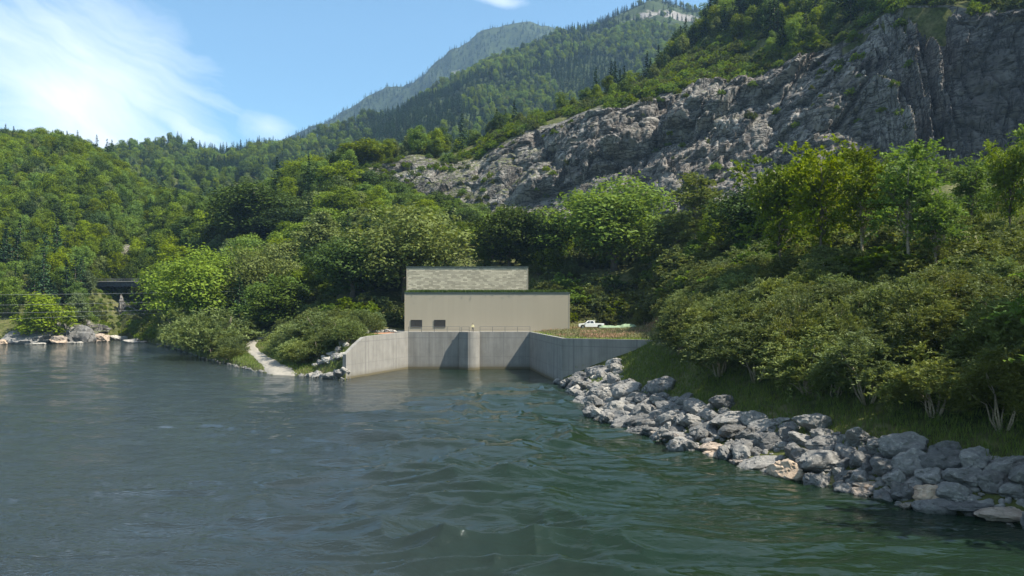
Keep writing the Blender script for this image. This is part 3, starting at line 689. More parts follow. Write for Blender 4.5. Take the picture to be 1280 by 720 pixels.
H_('hero_bright', 250, 236, 312, 98, 'broadleaf_tree', 'wide yellow-green tree on the left bank beside the bridge')
H_('e_mid', 300, 250, 322, 66, 'broadleaf_tree', 'small grey-green tree behind the willow thicket on the left bank')
H_('hero_grey', 330, 240, 306, 92, 'broadleaf_tree', 'soft grey-green tree in the middle of the left bank wood')
H_('e_mid', 372, 252, 330, 52, 'broadleaf_tree', 'pale green tree right of the soft grey-green one')
H_('hero_dark', 318, 330, 224, 96, 'broadleaf_tree', 'large dark tree crowning the spur left of the cliff')
H_('hero_dark', 366, 320, 258, 80, 'broadleaf_tree', 'dark tree below the spur, right of the large dark one')
H_('e_mid', 402, 262, 262, 46, 'broadleaf_tree', 'small pale grey-green tree against the dark wood')
H_('f_mid', 56, 288, 366, 58, 'broadleaf_tree', 'bright low tree hanging over the far left shore rocks')
H_('b_mid', 455, 400, 176, 46, 'broadleaf_tree', 'bright round tree on the skyline of the spur left of the cliff')
H_('hero_bright', 385, 398, 196, 60, 'broadleaf_tree', 'bright broad tree on the spur skyline below the far ridge')
H_('con_a', 724, 339, 186, 13, 'conifer_tree', 'lone small spruce growing on the bare cliff ledge', 'tree')

for i_, (px_, Y_, h_) in enumerate([(1435, 50, 19), (1470, 43, 19), (1530, 47, 21), (1440, 58, 20)]):  # unseen trees added beyond the right edge to dapple the near boulders with shade
    placed.append((xat(px_, Y_), Y_, 2.5)); put_tree('slim', xat(px_, Y_), Y_, 'broadleaf_tree', 'tall unseen tree added beyond the right edge to shade the boulders', 'tree', 'unseen shade trees beyond the right edge', h_, 10.5)
# -------- scatter
def ok(x, y, r, extra=0.0):
    for (a, b, c) in placed:
        if (x - a) ** 2 + (y - b) ** 2 < ((r + c) * 0.72 + extra) ** 2: return False
    return True
def scatter(px0, px1, k0, k1, step, jitter=0.45, rng=RNG):
    """jittered world grid kept where the bearing and the terrain band fit"""
    pxs = np.linspace(px0, px1, 40); LY, _ = layers(pxs)
    fk = lambda k: np.array([np.interp(k, np.arange(NL), LY[i]) for i in range(len(pxs))])
    ya, yb = fk(k0), fk(k1)
    X = np.concatenate([xat(pxs, ya), xat(pxs, yb)]); y0, y1 = ya.min(), yb.max()
    gx = np.arange(X.min(), X.max(), step); gy = np.arange(y0, y1, step * 0.9)
    gx, gy = np.meshgrid(gx, gy); gx[1::2] += step * .5
    x = gx.ravel() + rng.uniform(-jitter, jitter, gx.size) * step; y = gy.ravel() + rng.uniform(-jitter, jitter, gx.size) * step
    px = CX + F * x / y; z, k = terrain(x, y, True)
    m = (px >= px0) & (px <= px1) & (k >= k0) & (k <= k1)
    return x[m], y[m], z[m], px[m], k[m]
counts = {'broad': 0, 'con': 0}
forest_b, forest_c, forest_f = [], [], []
def wood(px0, px1, k0, k1, step, kinds, conif, hr, individ, label, group, clabel=None, dens=None, con_h=(15, 24)):
    x, y, z, px, k = scatter(px0, px1, k0, k1, step)
    order = np.argsort(y)
    for i in order:
        if dens is not None and random.random() > dens(px[i], k[i], x[i], y[i]): continue
        if not ok(x[i], y[i], 2.5): continue
        if 112 < px[i] < 186 and 285 < y[i] < 346: continue
        isc = random.random() < (conif(px[i], k[i], x[i], y[i]) if callable(conif) else conif)
        h = random.uniform(*(con_h if isc else hr))
        if isc:
            if individ and counts['con'] < 150 :
                counts['con'] += 1
                put_tree(random.choice(['con_a', 'con_b', 'con_c']), x[i], y[i], 'conifer_tree', clabel or 'dark conifer ' + label, 'tree', group + ' (conifers)', h)
            else: forest_c.append((x[i], y[i], z[i], h / 20.0))
        else:
            if individ and counts['broad'] < 262:
                counts['broad'] += 1
                put_tree(random.choice(kinds), x[i], y[i], 'broadleaf_tree', 'leafy tree ' + label, 'tree', group + ' (broadleaf)', h, h * random.uniform(0.62, 0.9))
            else: forest_b.append((x[i], y[i], z[i], h / 14.0))
MIX = ['a_mid', 'b_mid', 'c_mid', 'b_mid', 'e_mid', 'f_mid', 'd_mid', 'f_mid']
def patchy(s, th, sc=0.02):
    return lambda px, k, x, y: 1.0 if float(vnoise(np.array([[x * sc, y * sc, 0.0]]), s)[0]) > th else 0.0
# valley wood behind the building, between the terrace slope and the cliff
wood(430, 900, 5.85, 6.95, 9.0, MIX, 0.05, (8.5, 13), True, 'in the wood between the building and the cliff', 'trees between the building and the cliff',
     dens=lambda px, k, x, y: (1.0 if k > 6.25 or px < 500 else 0.4) if (px < 690 or k > 6.3) else 0.06)
# left bank wood
wood(196, 432, 3.9, 7.0, 9.5, MIX, 0.03, (11, 18), True, 'in the wood on the left bank behind the willows', 'trees on the left bank', dens=lambda px, k, x, y: 0.0 if (px > 375 and y < 232) else (1.0 if (px < 330 or k > 4.5) else 0.3))
# right slope wood between meadow and cliff
wood(860, 1340, 5.6, 7.1, 9.5, MIX, 0.05, (8, 12.5), True, 'on the right slope in front of the cliff foot', 'trees at the foot of the right cliff', dens=lambda px, k, x, y: (1.0 if k > 6.3 else 0.5) if px < 1130 else (0.4 if k > 6.8 else 0.03))
# far shore, lower rows of the left hill
wood(-30, 172, 2.2, 4.6, 8.0, ['a_mid', 'd_mid', 'c_mid', 'f_mid', 'd_mid'], lambda px, k, x, y: 0.45 if px < 110 else 0.1, (10, 16), True, 'on the lower left hillside above the far shore', 'trees above the far shore')
# spur left of the cliff and ledge above it
wood(172, 560, 7.0, 9.15, 9.0, MIX, 0.12, (9, 16), False, '', 'x', dens=lambda px, k, x, y: 1.0 if (px < 440 or k > 8.1) else 0.0)
# top of the cliff: shrubs then dark trees
wood(850, 1340, 8.02, 8.25, 8.0, ['d_mid', 'a_mid', 'c_mid'], 0.3, (8, 13), True, 'along the edge above the right cliff', 'trees along the cliff edge', dens=lambda px, k, x, y: 0 if px < 960 else 0.85)
wood(830, 1340, 8.25, 9.2, 8.5, MIX, 0.45, (11, 18), False, '', 'x', dens=lambda px, k, x, y: 0 if (px < 960 and k < 8.0 + (990 - px) / 170) else 1)
wood(560, 860, 8.35, 9.25, 9.5, MIX, 0.35, (9, 14), False, '', 'x', dens=lambda px, k, x, y: 0.8 if k > 8.78 else (0.12 if k > 8.45 else 0.03))
# left hill
wood(-60, 215, 4.6, 9.25, 8.2, MIX, lambda px, k, x, y: 0.06 + 0.25 * (k > 8.2), (11, 17), False, '', 'x')
# middle ridge
wood(-40, 930, 10.3, 12.08, 11.0, MIX, lambda px, k, x, y: float(np.clip(0.62 + 0.9 * vnoise(np.array([[x * .006, y * .006, 0.]]), 77)[0], 0.05, 1.0)), (13, 22), False, '', 'x',
     dens=lambda px, k, x, y: 0.12 if (((x - xat(835, 1950)) / 150) ** 2 + ((y - 1950) / 230) ** 2 < 1 and k < 11.97) else 1.0)
# far mountain
xf, yf, zf, pf, kf = scatter(330, 790, 13.2, 14.03, 19.0)
for i in range(len(xf)):
    if random.random() < (0.92 if zf[i] < 1150 else 0.6): forest_f.append((xf[i], yf[i], zf[i], random.uniform(0.8, 1.3)))

def gn_forest(name, pts, kinds, label, tint_h=1.0):
    pts = np.array(pts); me = bpy.data.meshes.new(name); me.vertices.add(len(pts))
    me.vertices.foreach_set('co', pts[:, :3].astype(np.float32).ravel())
    a = me.attributes.new('scl', 'FLOAT', 'POINT'); a.data.foreach_set('value', pts[:, 3].astype(np.float32))
    a = me.attributes.new('rot', 'FLOAT', 'POINT'); a.data.foreach_set('value', RNG.uniform(0, 6.28, len(pts)).astype(np.float32))
    a = me.attributes.new('idx', 'INT', 'POINT'); a.data.foreach_set('value', RNG.integers(0, len(kinds), len(pts)).astype(np.int32))
    o = obj(name, me); tag(o, label, kind='stuff')
    ng = bpy.data.node_groups.new(name, 'GeometryNodeTree')
    ng.interface.new_socket('Geometry', in_out='INPUT', socket_type='NodeSocketGeometry'); ng.interface.new_socket('Geometry', in_out='OUTPUT', socket_type='NodeSocketGeometry')
    nn = ng.nodes; gi = nn.new('NodeGroupInput'); go = nn.new('NodeGroupOutput'); iop = nn.new('GeometryNodeInstanceOnPoints'); jg = nn.new('GeometryNodeJoinGeometry')
    for k in kinds:
        oi = nn.new('GeometryNodeObjectInfo'); oi.transform_space = 'ORIGINAL'; oi.inputs['As Instance'].default_value = True
        oi.inputs['Object'].default_value = src_crown[k]
        ng.links.new(oi.outputs['Geometry'], jg.inputs[0])
    def na(nm, t):
        q = nn.new('GeometryNodeInputNamedAttribute'); q.data_type = t; q.inputs['Name'].default_value = nm; return q.outputs['Attribute']
    cx = nn.new('ShaderNodeCombineXYZ'); ng.links.new(na('rot', 'FLOAT'), cx.inputs[2])
    ng.links.new(gi.outputs[0], iop.inputs['Points']); ng.links.new(jg.outputs[0], iop.inputs['Instance']); iop.inputs['Pick Instance'].default_value = True
    ng.links.new(na('idx', 'INT'), iop.inputs['Instance Index']); ng.links.new(cx.outputs[0], iop.inputs['Rotation']); ng.links.new(na('scl', 'FLOAT'), iop.inputs['Scale'])
    ng.links.new(iop.outputs[0], go.inputs[0])
    md = o.modifiers.new('instances', 'NODES'); md.node_group = ng
    return o
for kk_ in ('a_mid', 'b_mid', 'c_mid', 'd_mid', 'e_mid', 'f_mid', 'con_a', 'con_b', 'con_c'): assert kk_ in src_crown, kk_
gn_forest('broadleaf_forest', forest_b, ['a_mid', 'b_mid', 'c_mid', 'd_mid', 'f_mid', 'b_mid', 'f_mid', 'e_mid'], 'dense leafy forest covering the distant slopes')
gn_forest('conifer_forest', forest_c, ['con_a', 'con_b', 'con_c'], 'dark conifer forest mixed over the ridges')
gn_forest('mountain_forest', forest_f, ['con_a', 'con_c'], 'conifer forest on the far mountain flank')

# -------- shrubs: right bank thicket, left bank willows, slope bushes
PATH = [(352, 149.0, 5.6), (344, 156, 4.6), (337, 163, 3.6), (327, 173, 3.0), (318, 184, 2.8), (312, 194, 2.8), (318, 203, 2.8), (334, 209, 2.6), (352, 214, 2.2)]
def near_path(x, y, d):
    for i in range(len(PATH) - 1):
        for t in np.linspace(0, 1, 5):
            p = PATH[i][0] * (1 - t) + PATH[i + 1][0] * t; Yp = PATH[i][1] * (1 - t) + PATH[i + 1][1] * t
            if (x - xat(p, Yp)) ** 2 + (y - Yp) ** 2 < d * d: return True
    return False
SH = ['shrub_a', 'shrub_b', 'shrub_c', 'shrub_d']
front = [(1253, 55.5, 455, 100, 'front_a', 'near shrub with pale crossing stems at the right edge of the grass bank'),
         (1168, 60.0, 450, 98, 'front_b', 'shrub with thick pale forked stems above the largest riprap boulders'),
         (1085, 65.5, 432, 100, 'front_a', 'spreading shrub with a long leaning bare stem over the grass'),
         (1010, 72, 425, 95, 'front_b', 'shrub with several bare stems, third from the right in the front row'),
         (945, 79.5, 410, 84, 'front_a', 'shrub with thin bare stems halfway along the grass bank'),
         (900, 86, 405, 74, 'front_b', 'dark shrub near the narrow end of the grass bank')]
for px, Y, top, w, kd, lb in front: H_(kd, px, Y, top, w, 'willow_shrub', lb, 'shrub', part='foliage')
x, y, z, px, k = scatter(815, 1420, 2.55, 5.15, 3.5)
nsh = 0
for i in np.argsort(y):
    if k[i] < 3.0: continue
    if not ok(x[i], y[i], 0.2): continue
    if k[i] > 4.4 and random.random() < (0.35 if px[i] < 1050 else 0.75): continue
    if px[i] < 870 and k[i] > 3.3 and px[i] < 835: continue
    nsh += 1
    if nsh > 210: break
    row = k[i] < 3.3
    lb = ('dense olive green shrub in the lower rows of the right bank thicket' if row else 'dense olive green shrub higher up in the right bank thicket')
    s = random.uniform(0.85, 1.2)
    put_tree(random.choice(SH), x[i], y[i], 'willow_shrub', lb, 'shrub', 'shrubs low on the right bank' if row else 'shrubs higher on the right bank', P['shrub_a'][2] * s * (0.9 if k[i] < 4 else 0.7), 5.8 * s, part='foliage')
print('right shrubs', nsh)
for (px_, Y, top, w, kd, lb) in [(288, 181, 436, 38, 'shrub_f', 'small silvery willow at the water left of the gravel path'),
                               (268, 199, 396, 84, 'shrub_e', 'large rounded willow overhanging the left shore'),
                               (237, 226, 394, 52, 'shrub_f', 'willow at the outermost point of the left bank'),
                               (398, 172, 396, 70, 'shrub_e', 'large willow right of the gravel path above pale rocks'),
                               (436, 176, 398, 30, 'shrub_f', 'upright yellow-green bush behind the end of the left wing wall')]:
    H_(kd, px_, Y, top, w, 'willow_shrub', lb, 'shrub', part='foliage')
x, y, z, px, k = scatter(205, 470, 1.6, 4.6, 4.6)
for i in np.argsort(y):
    if near_path(x[i], y[i], 4.4) or not ok(x[i], y[i], 0.6): continue
    if px[i] > 330 and k[i] < 2.15: continue
    if px[i] > 440 and y[i] < 166: continue
    if 297 < px[i] < 352 and y[i] < 200: continue
    s = random.uniform(0.7, 1.15) * (0.75 if k[i] < 2 else 1.0); lft = px[i] < 312
    put_tree(random.choice(['shrub_e', 'shrub_f', 'shrub_d']), x[i], y[i], 'willow_shrub', 'grey-green willow in the thicket left of the gravel path' if lft else 'grey-green willow in the thicket right of the gravel path', 'shrub',
             'willows left of the path' if lft else 'willows right of the path', 3.6 * s, 6.0 * s, part='foliage')
# bushes on the slope right of and behind the building
x, y, z, px, k = scatter(664, 880, 5.05, 6.3, 5.2)
for i in np.argsort(y):
    if not ok(x[i], y[i], 0.3) or random.random() < 0.12: continue
    if px[i] < 720 and k[i] < 5.35: continue
    put_tree(random.choice(['bush', 'bush_pale', 'bush_pale', 'shrub_a']), x[i], y[i], 'slope_bush', 'leafy bush on the slope right of the building', 'shrub', 'bushes on the slope by the building', random.uniform(2.4, 4.2), random.uniform(4.5, 6.5), part='foliage')
x, y, z, px, k = scatter(395, 520, 4.6, 5.9, 5.5)
for i in np.argsort(y):
    if not ok(x[i], y[i], 0.3) : continue
    put_tree(random.choice(['bush', 'bush_pale']), x[i], y[i], 'slope_bush', 'leafy bush on the shaded slope left of the building', 'shrub', 'bushes left of the building', random.uniform(2.4, 4.0), random.uniform(4.5, 6.0), part='foliage')
for px_, Y_, h_, kd_ in ((722, 190, 2.6, 'bush_pale'), (734, 194, 3.0, 'bush'), (748, 191, 2.4, 'bush_pale'), (762, 193, 2.8, 'bush_pale'), (778, 189, 3.2, 'bush'), (794, 186, 3.0, 'bush_pale'), (806, 180, 3.6, 'shrub_a')):
    put_tree(kd_, xat(px_, Y_), Y_, 'terrace_bush', 'low sunlit bush in the row behind the pickup', 'shrub', 'bushes behind the pickup', h_, 5.0, part='foliage')
put_tree('bush_lime', xat(716, 188), 188, 'terrace_bush', 'small lime green bush at the right corner of the beige building', 'shrub', None, 1.8, 3.2, part='foliage')
x, y, z, px, k = scatter(830, 1150, 4.9, 5.95, 4.4)
for i in np.argsort(y):
    if not ok(x[i], y[i], -0.8): continue
    put_tree(random.choice(['bush_pale', 'bush_pale', 'shrub_d', 'bush']), x[i], y[i], 'slope_bush', 'pale green bush on the slope above the thicket below the slim trees', 'shrub', 'bushes above the thicket', random.uniform(2.0, 3.4), random.uniform(4.5, 6.5), part='foliage')
# light scrub on the slope above the cliff and on the cliff foot
scrub = []
for args in ((600, 1340, 7.96, 8.5, 3.6), (600, 960, 8.5, 8.95, 3.8), (440, 620, 8.0, 8.6, 5.0), (440, 760, 6.6, 7.25, 5.0)):
    x, y, z, px, k = scatter(*args)
    for i in range(len(x)):
        if float(vnoise(np.array([[x[i] * .05, y[i] * .05, 0.]]), 5)[0]) > -0.55: scrub.append((x[i], y[i], z[i] - .3, random.uniform(0.7, 1.5)))
# scrub rooted in the cliff's ledges
pick = RNG.choice(np.where((CLVV > 0.12) & (CLVV < 0.95) & (CLP < 1150))[0], 1100, replace=False)
for i in pick:
    v = CLV[i]
    if float(vnoise(np.array([[v[0] * .05, v[2] * .07, 0.]]), 15)[0]) > (0.2 if i % 3 else -1) and (v[0] / v[1] < -0.02 or random.random() < 0.22): scrub.append((v[0], v[1], v[2] - .3, random.uniform(0.35, 0.9)))
x, y, z, px, k = scatter(96, 196, 1.6, 5.0, 2.3)
for i in range(len(x)):
    if random.random() < 0.85: scrub.append((x[i], y[i], z[i] - .3, random.uniform(0.7, 1.1) * (1 if y[i] < 322 else (0.45 if y[i] < 345 else 1.4))))
gn_forest('scrub', scrub, ['bush_pale', 'bush_lime', 'bush_lime'], 'low green scrub on the ledges and slope above the cliff')
x, y, z, px, k = scatter(1000, 1400, 4.5, 5.9, 4.2)
x2, y2, z2, p2, k2 = scatter(930, 1330, 4.4, 5.95, 0.8)
blades_later = np.stack([x2, y2, z2], 1)
mead = [(x[i], y[i], z[i] - .2, random.uniform(0.25, 0.6)) for i in range(len(x)) if random.random() < 0.9]
gn_forest('meadow_scrub', mead, ['bush', 'bush_pale'], 'low weedy scrub on the meadow slope at the right')

# -------- grass and weeds
def blades(name, pts, h, w, mat, label, lean=0.35, per=14, spread=0.35):
    n = len(pts) * per; b = np.repeat(np.array(pts, float), per, 0); rng = RNG
    b[:, :2] += rng.normal(size=(n, 2)) * spread
    a = rng.uniform(0, 2 * pi, n); hh = h * rng.uniform(0.5, 1.3, n); t = np.stack([np.cos(a), np.sin(a), 0 * a], 1) * (w * .5)
    l = rng.normal(size=(n, 2)) * lean
    top = b + np.stack([l[:, 0] * hh, l[:, 1] * hh, hh], 1); mid = b + np.stack([l[:, 0] * hh * .3, l[:, 1] * hh * .3, hh * .55], 1)
    V = np.stack([b - t, b + t, mid + t * .8, top, mid - t * .8], 1).reshape(-1, 3); i = np.arange(n)[:, None] * 5
    me = np_mesh(name, V, np.concatenate([i, i + 1, i + 2, i + 4], 1), np.concatenate([i + 4, i + 2, i + 3], 1)); me.materials.append(mat)
    at = me.attributes.new('rnd', 'FLOAT', 'POINT'); at.data.foreach_set('value', np.repeat(rng.random(n), 5).astype(np.float32))
    return tag(obj(name, me), label, kind='stuff')
x, y, z, px, k = scatter(712, 1400, 1.85, 3.3, 0.62)
blades('bank_grass', np.stack([x, y, z], 1), 0.5, 0.05, M['grass'], 'tall green grass on the bank above the boulders', per=12, spread=0.22)
blades('meadow_grass', blades_later, 0.7, 0.12, M['grass'], 'rough tall grass on the meadow slope at the right', per=7, spread=0.45)
x, y, z, px, k = scatter(225, 470, 1.05, 3.6, 0.9)
m = np.array([not near_path(a, b, 2.1) for a, b in zip(x, y)])
blades('shore_grass', np.stack([x, y, z], 1)[m], 0.55, 0.09, M['grass'], 'grass and weeds on the left bank beside the gravel path', per=8, spread=0.4)
x, y, z, px, k = scatter(664, 830, 4.03, 5.2, 0.9)
m = (y < 168) | (x > 14)
cz_ = vnoise(np.stack([x * .12, y * .35, 0 * x], 1), 91)
yy_ = (y - np.interp(px, KPX, tabY[:, 4]))
s1 = m & (yy_ < 6); s2 = m & ~s1 & (cz_ > -0.35); s3 = m & ~s1 & ~s2
pt = np.stack([x, y, z], 1)
blades('edge_grass', pt[s1], 0.35, 0.1, M['grass'], 'mown green grass strip behind the right basin wall', per=10, spread=0.45)
blades('dry_plants', pt[s2], 0.42, 0.11, M['dry'], 'pale dry weeds and flowers on the terrace', per=9, spread=0.5)
blades('reddish_plants', pt[s3], 0.5, 0.11, M['rust'], 'reddish flowering weeds on the terrace', per=9, spread=0.5)

# ------------------------------------------------------------------ boulders
def boulder_mesh(seed, flat=0.72, sub=4, rough=0.06):
    rng = np.random.default_rng(seed); bm = bmesh.new(); bmesh.ops.create_icosphere(bm, subdivisions=sub, radius=1.0)
    bm.verts.ensure_lookup_table(); d = np.array([v.co[:] for v in bm.verts]); d = norm(d)
    npl = int(rng.integers(8, 13)); n = norm(rng.normal(size=(npl, 3))); off = rng.uniform(0.55, 0.98, npl)
    dn = d @ n.T; r = np.where(dn > 0.05, off[None, :] / np.maximum(dn, 0.05), 9.0)
    r = -np.log(np.exp(-34 * np.minimum(r, 2.2)).sum(1) + np.exp(-34 * 1.15)) / 34
    v = d * r[:, None]
    v += d * (rough * fbm(d * 2.3 + seed, 4, seed) + 0.09 * facets(d * 2.2 + seed, seed) + 0.04 * facets(d * 5.1 + seed, seed + 3))[:, None]
    v *= np.array([1.0, rng.uniform(.68, .95), flat * rng.uniform(.8, 1.1)])
    for i, vt in enumerate(bm.verts): vt.co = v[i]
    me = bpy.data.meshes.new('boulder'); bm.to_mesh(me); bm.free()
    me.polygons.foreach_set('use_smooth', np.ones(len(me.polygons), bool))
    try: me.set_sharp_from_angle(angle=radians(22))
    except Exception: pass
    return me
BM = {c: [] for c in ('boulder', 'boulder_sand', 'boulder_white')}
for c in BM:
    for i in range(9 if c == 'boulder' else 5):
        me = boulder_mesh(100 + i); me.materials.append(M[c]); BM[c].append(me)
bcount = 0
def put_boulder(x, y, z, r, label, group=None, c='boulder', rot=None, sx=1.0, sz=1.0, tilt=0.3):
    global bcount
    o = obj('boulder', random.choice(BM[c])); o.location = (x, y, z)
    o.rotation_euler = rot or (random.uniform(-tilt, tilt), random.uniform(-tilt, tilt), random.uniform(0, 6.28)); o.scale = (r * sx, r, r * sz)
    tag(o, label, 'boulder', group); bcount += 1; return o
bl = []
# pixel row of a boulder's middle and its width: the ones a viewer can single out
def HB(px, py, wpx, label, c='boulder', up=0.35, sx=1.0, sz=1.0, rz=0.0):
    # find depth where the bank surface meets this sight line
    Ys = np.linspace(40, 135, 500); zs = terrain(xat(px, Ys), Ys) ; zs = np.maximum(zs, 0.0); pyy = HY + F * (CZ - zs) / Ys
    Y = float(Ys[np.argmin(np.abs(pyy - py))]); r = wpx / F * Y * 0.5 / 0.98
    x = xat(px, Y); z = max(gz(x, Y), 0) + r * up * sz * .6
    bl.append((x, Y, r)); put_boulder(x, Y, z, r / max(sx, 1), label, None, c, (random.uniform(-.12, .12), random.uniform(-.12, .12), rz), sx, sz)
HB(1262, 645, 84, 'flat sandy slab at the waterline at the right edge', 'boulder_sand', 0.02, 1.5, 0.6, 0.1)
HB(1215, 634, 70, 'long low wet slab behind the sandy slab near the right edge', 'boulder', 0.05, 1.6, 0.5, 0.1)
HB(1190, 622, 40, 'small domed grey boulder at the water left of the long wet slab', 'boulder', 0.3)
HB(1160, 620, 36, 'half pale boulder standing in the water left of the domed one', 'boulder_sand', 0.2)
HB(1206, 606, 44, 'angular boulder lit on top above the domed one', 'boulder', 0.5, 1.0, 1.1)
HB(1244, 610, 42, 'rounded dark boulder at the grass near the right edge', 'boulder', 0.4)
HB(1181, 588, 54, 'big speckled boulder against the grass at the right', 'boulder', 0.5, 1.2, 1.0)
HB(1140, 590, 40, 'tall grey boulder leaning on the big speckled one', 'boulder', 0.6, 1.0, 1.2)
HB(1132, 568, 54, 'large rounded boulder topmost on the right end of the riprap', 'boulder', 0.5, 1.1, 1.0)
HB(1086, 608, 32, 'flat orange-tinted boulder at the waterline', 'boulder_sand', 0.15, 1.3, 0.7)
HB(1028, 584, 62, 'large tilted slab with pale speckles at the waterline', 'boulder', 0.3, 1.3, 0.9, 0.4)
HB(1035, 560, 52, 'broad speckled boulder above the tilted slab', 'boulder', 0.4, 1.3, .8)
HB(955, 578, 76, 'widest dark purplish slab lying along the waterline', 'boulder', 0.1, 1.5, 0.6, 0.2)
HB(892, 560, 40, 'bright sandy boulder at the waterline in mid riprap', 'boulder_sand', 0.15, 1.3, 0.8)
HB(920, 528, 70, 'very wide flat-topped boulder in the middle of the riprap', 'boulder', 0.4, 1.5, .7, 0.3)
HB(905, 510, 32, 'upright blocky brown boulder on the top edge of the riprap', 'boulder', 0.6, 1, 1.2)
HB(1020, 536, 50, 'peaked boulder rising above the grass edge', 'boulder', 0.5, 1.3, 1.1)
HB(848, 548, 38, 'long low boulder with a lit edge at the waterline', 'boulder', 0.2, 1.5, 0.7)
HB(820, 545, 18, 'small orange-tinted boulder at the waterline', 'boulder_sand', 0.2)
HB(755, 489, 32, 'flat sunlit pale slab on the riprap near the wall', 'boulder_white', 0.5, 1.3, .7)
HB(785, 497, 36, 'steep shaded grey slab right of the sunlit pale slab', 'boulder', 0.6, 1.2, 1.1)
HB(828, 490, 34, 'dark grey block at the top of the riprap under the first shrubs', 'boulder', 0.5, 1.1, 1.1)
# the rest of the riprap
rng = np.random.default_rng(5)
cand = []
for R0, R1, n in ((1.15, 1.6, 900), (0.8, 1.15, 2600), (0.5, 0.8, 5200)):
    for _ in range(n):
        px_ = rng.uniform(699, 1345); kq = rng.uniform(0.93, 2.06 if px_ > 775 else 2.9)
        LYq, _z = layers(np.array([px_])); Yq = float(np.interp(kq, np.arange(NL), LYq[0])); xq = xat(px_, Yq)
        if rng.random() > (Yq / 125) ** 2 * 1.3 + 0.12: continue
        r = rng.uniform(R0, R1) * (1.0 if Yq < 95 else 0.9)
        if all((xq - a) ** 2 + (Yq - b) ** 2 > (0.62 * (r + c)) ** 2 for a, b, c in bl):
            bl.append((xq, Yq, r)); cand.append((xq, Yq, r, px_, kq))
print('riprap candidates', len(cand))
cand.sort(key=lambda c: -c[2] / c[1])
small = cand[235:]
for (xq, Yq, r, px_, kq) in cand[:235]:
    z = max(gz(xq, Yq), -0.15) + r * rng.uniform(0.02, 0.3)
    if px_ < 790: lab, g, c = 'angular pale grey boulder heaped near the concrete wall', 'riprap near the wall', ('boulder_white' if rng.random() < .35 else 'boulder')
    elif kq < 1.15: lab, g, c = 'wet boulder lying at the waterline of the riprap', 'riprap boulders at the waterline', ('boulder_sand' if rng.random() < .25 else 'boulder')
    elif px_ < 1000: lab, g, c = 'shaded grey boulder in the middle stretch of the riprap', 'riprap boulders, middle stretch', 'boulder'
    else: lab, g, c = 'shaded grey boulder in the near stretch of the riprap', 'riprap boulders, near stretch', 'boulder'
    put_boulder(xq, Yq, z, r * 1.06, lab, g, c, sz=rng.uniform(.75, 1.15), sx=rng.uniform(.95, 1.35), tilt=0.45)
def join_boulders(name, items, mats, label):
    src = [BM['boulder'][i] for i in range(4)]; Vs, Ts = [], []; off = 0
    for s in (boulder_mesh(300 + i, sub=2) for i in range(5)):
        a = np.empty(len(s.vertices) * 3, np.float32); s.vertices.foreach_get('co', a); t = np.array([p.vertices[:] for p in s.polygons]); Ts.append((a.reshape(-1, 3), t))
    V, T = [], []
    for (x, y, z, r) in items:
        a, t = Ts[int(RNG.integers(5))]; an = RNG.uniform(0, 6.28); q = a * r * RNG.uniform(.8, 1.2, 3)
        q = np.stack([q[:, 0] * cos(an) - q[:, 1] * sin(an), q[:, 0] * sin(an) + q[:, 1] * cos(an), q[:, 2]], 1) + np.array([x, y, z])
        V.append(q); T.append(t + off); off += len(a)
    me = np_mesh(name, np.concatenate(V), None, np.concatenate(T)); me.materials.append(mats); return tag(obj(name, me), label, kind='stuff')
fill = [(a, b, max(gz(a, b), -.2) + .05, r * .9) for a, b, r, *_ in small]
for _ in range(2600):
    px_ = rng.uniform(699, 1345); kq = rng.uniform(0.9, 2.05); LYq, _z = layers(np.array([px_])); Yq = float(np.interp(kq, np.arange(NL), LYq[0])); xq = xat(px_, Yq)
    if rng.random() < (Yq / 120) ** 2 + .15: fill.append((xq, Yq, max(gz(xq, Yq), -.25) - .05, rng.uniform(.18, .42)))
join_boulders('riprap_rubble', fill, M['boulder'], 'small stones and rubble filling the gaps of the riprap')
# left bank riprap beside the wing wall
for i, (px_, Y, r, c) in enumerate([(388, 146, .75, 'boulder_white'), (397, 145, 1.25, 'boulder_white'), (407, 143, 1.0, 'boulder_white'), (415, 141.5, 1.35, 'boulder'), (424, 141, 1.2, 'boulder'), (430.5, 140.6, .8, 'boulder_white'),
        (403, 148, .9, 'boulder'), (412, 147, 1.1, 'boulder_white'), (420, 146, 1.0, 'boulder'), (427, 145, 1.1, 'boulder_white'), (408, 151, .8, 'boulder_white'), (416, 151, .9, 'boulder_white'), (424, 150, .9, 'boulder'), (432, 150, .8, 'boulder_white'),
        (428, 154, .8, 'boulder_white'), (436, 155, .9, 'boulder_white'), (444, 158, .9, 'boulder'), (450, 161, .7, 'boulder_white'), (438, 160, .7, 'boulder_white'), (395, 150, .6, 'boulder_white')]):
    x = xat(px_, Y); put_boulder(x, Y, gz(x, Y) + r * .25, r * 1.25, 'pale angular boulder tipped against the outer side of the left wing wall', 'pale boulders beside the left wing wall', c)
for i, (px_, Y) in enumerate([(458, 166), (464, 168), (471, 167), (477, 169), (484, 168), (489, 170), (494, 168), (499, 170), (480, 171), (468, 171)]):
    x = xat(px_, Y); r = random.uniform(.45, .8); put_boulder(x, Y, gz(x, Y) + r * .4, r, 'white stone in the heap on the terrace left of the building', 'white stones left of the building', 'boulder_white')
# small stones along the left shore
sh = []
for px_ in np.concatenate([np.arange(196, 330, 1.6), np.arange(372, 434, 1.5)]):
    LYq, _z = layers(np.array([px_])); Yq = float(LYq[0][1]); 
    for _ in range(2): sh.append((xat(px_, Yq) + random.uniform(-.6, .6), Yq + random.uniform(-.8, 1.2), random.uniform(-.1, .15), random.uniform(.2, .55)))
join_boulders('shore_stones', sh, M['boulder'], 'pale stones along the left shoreline')
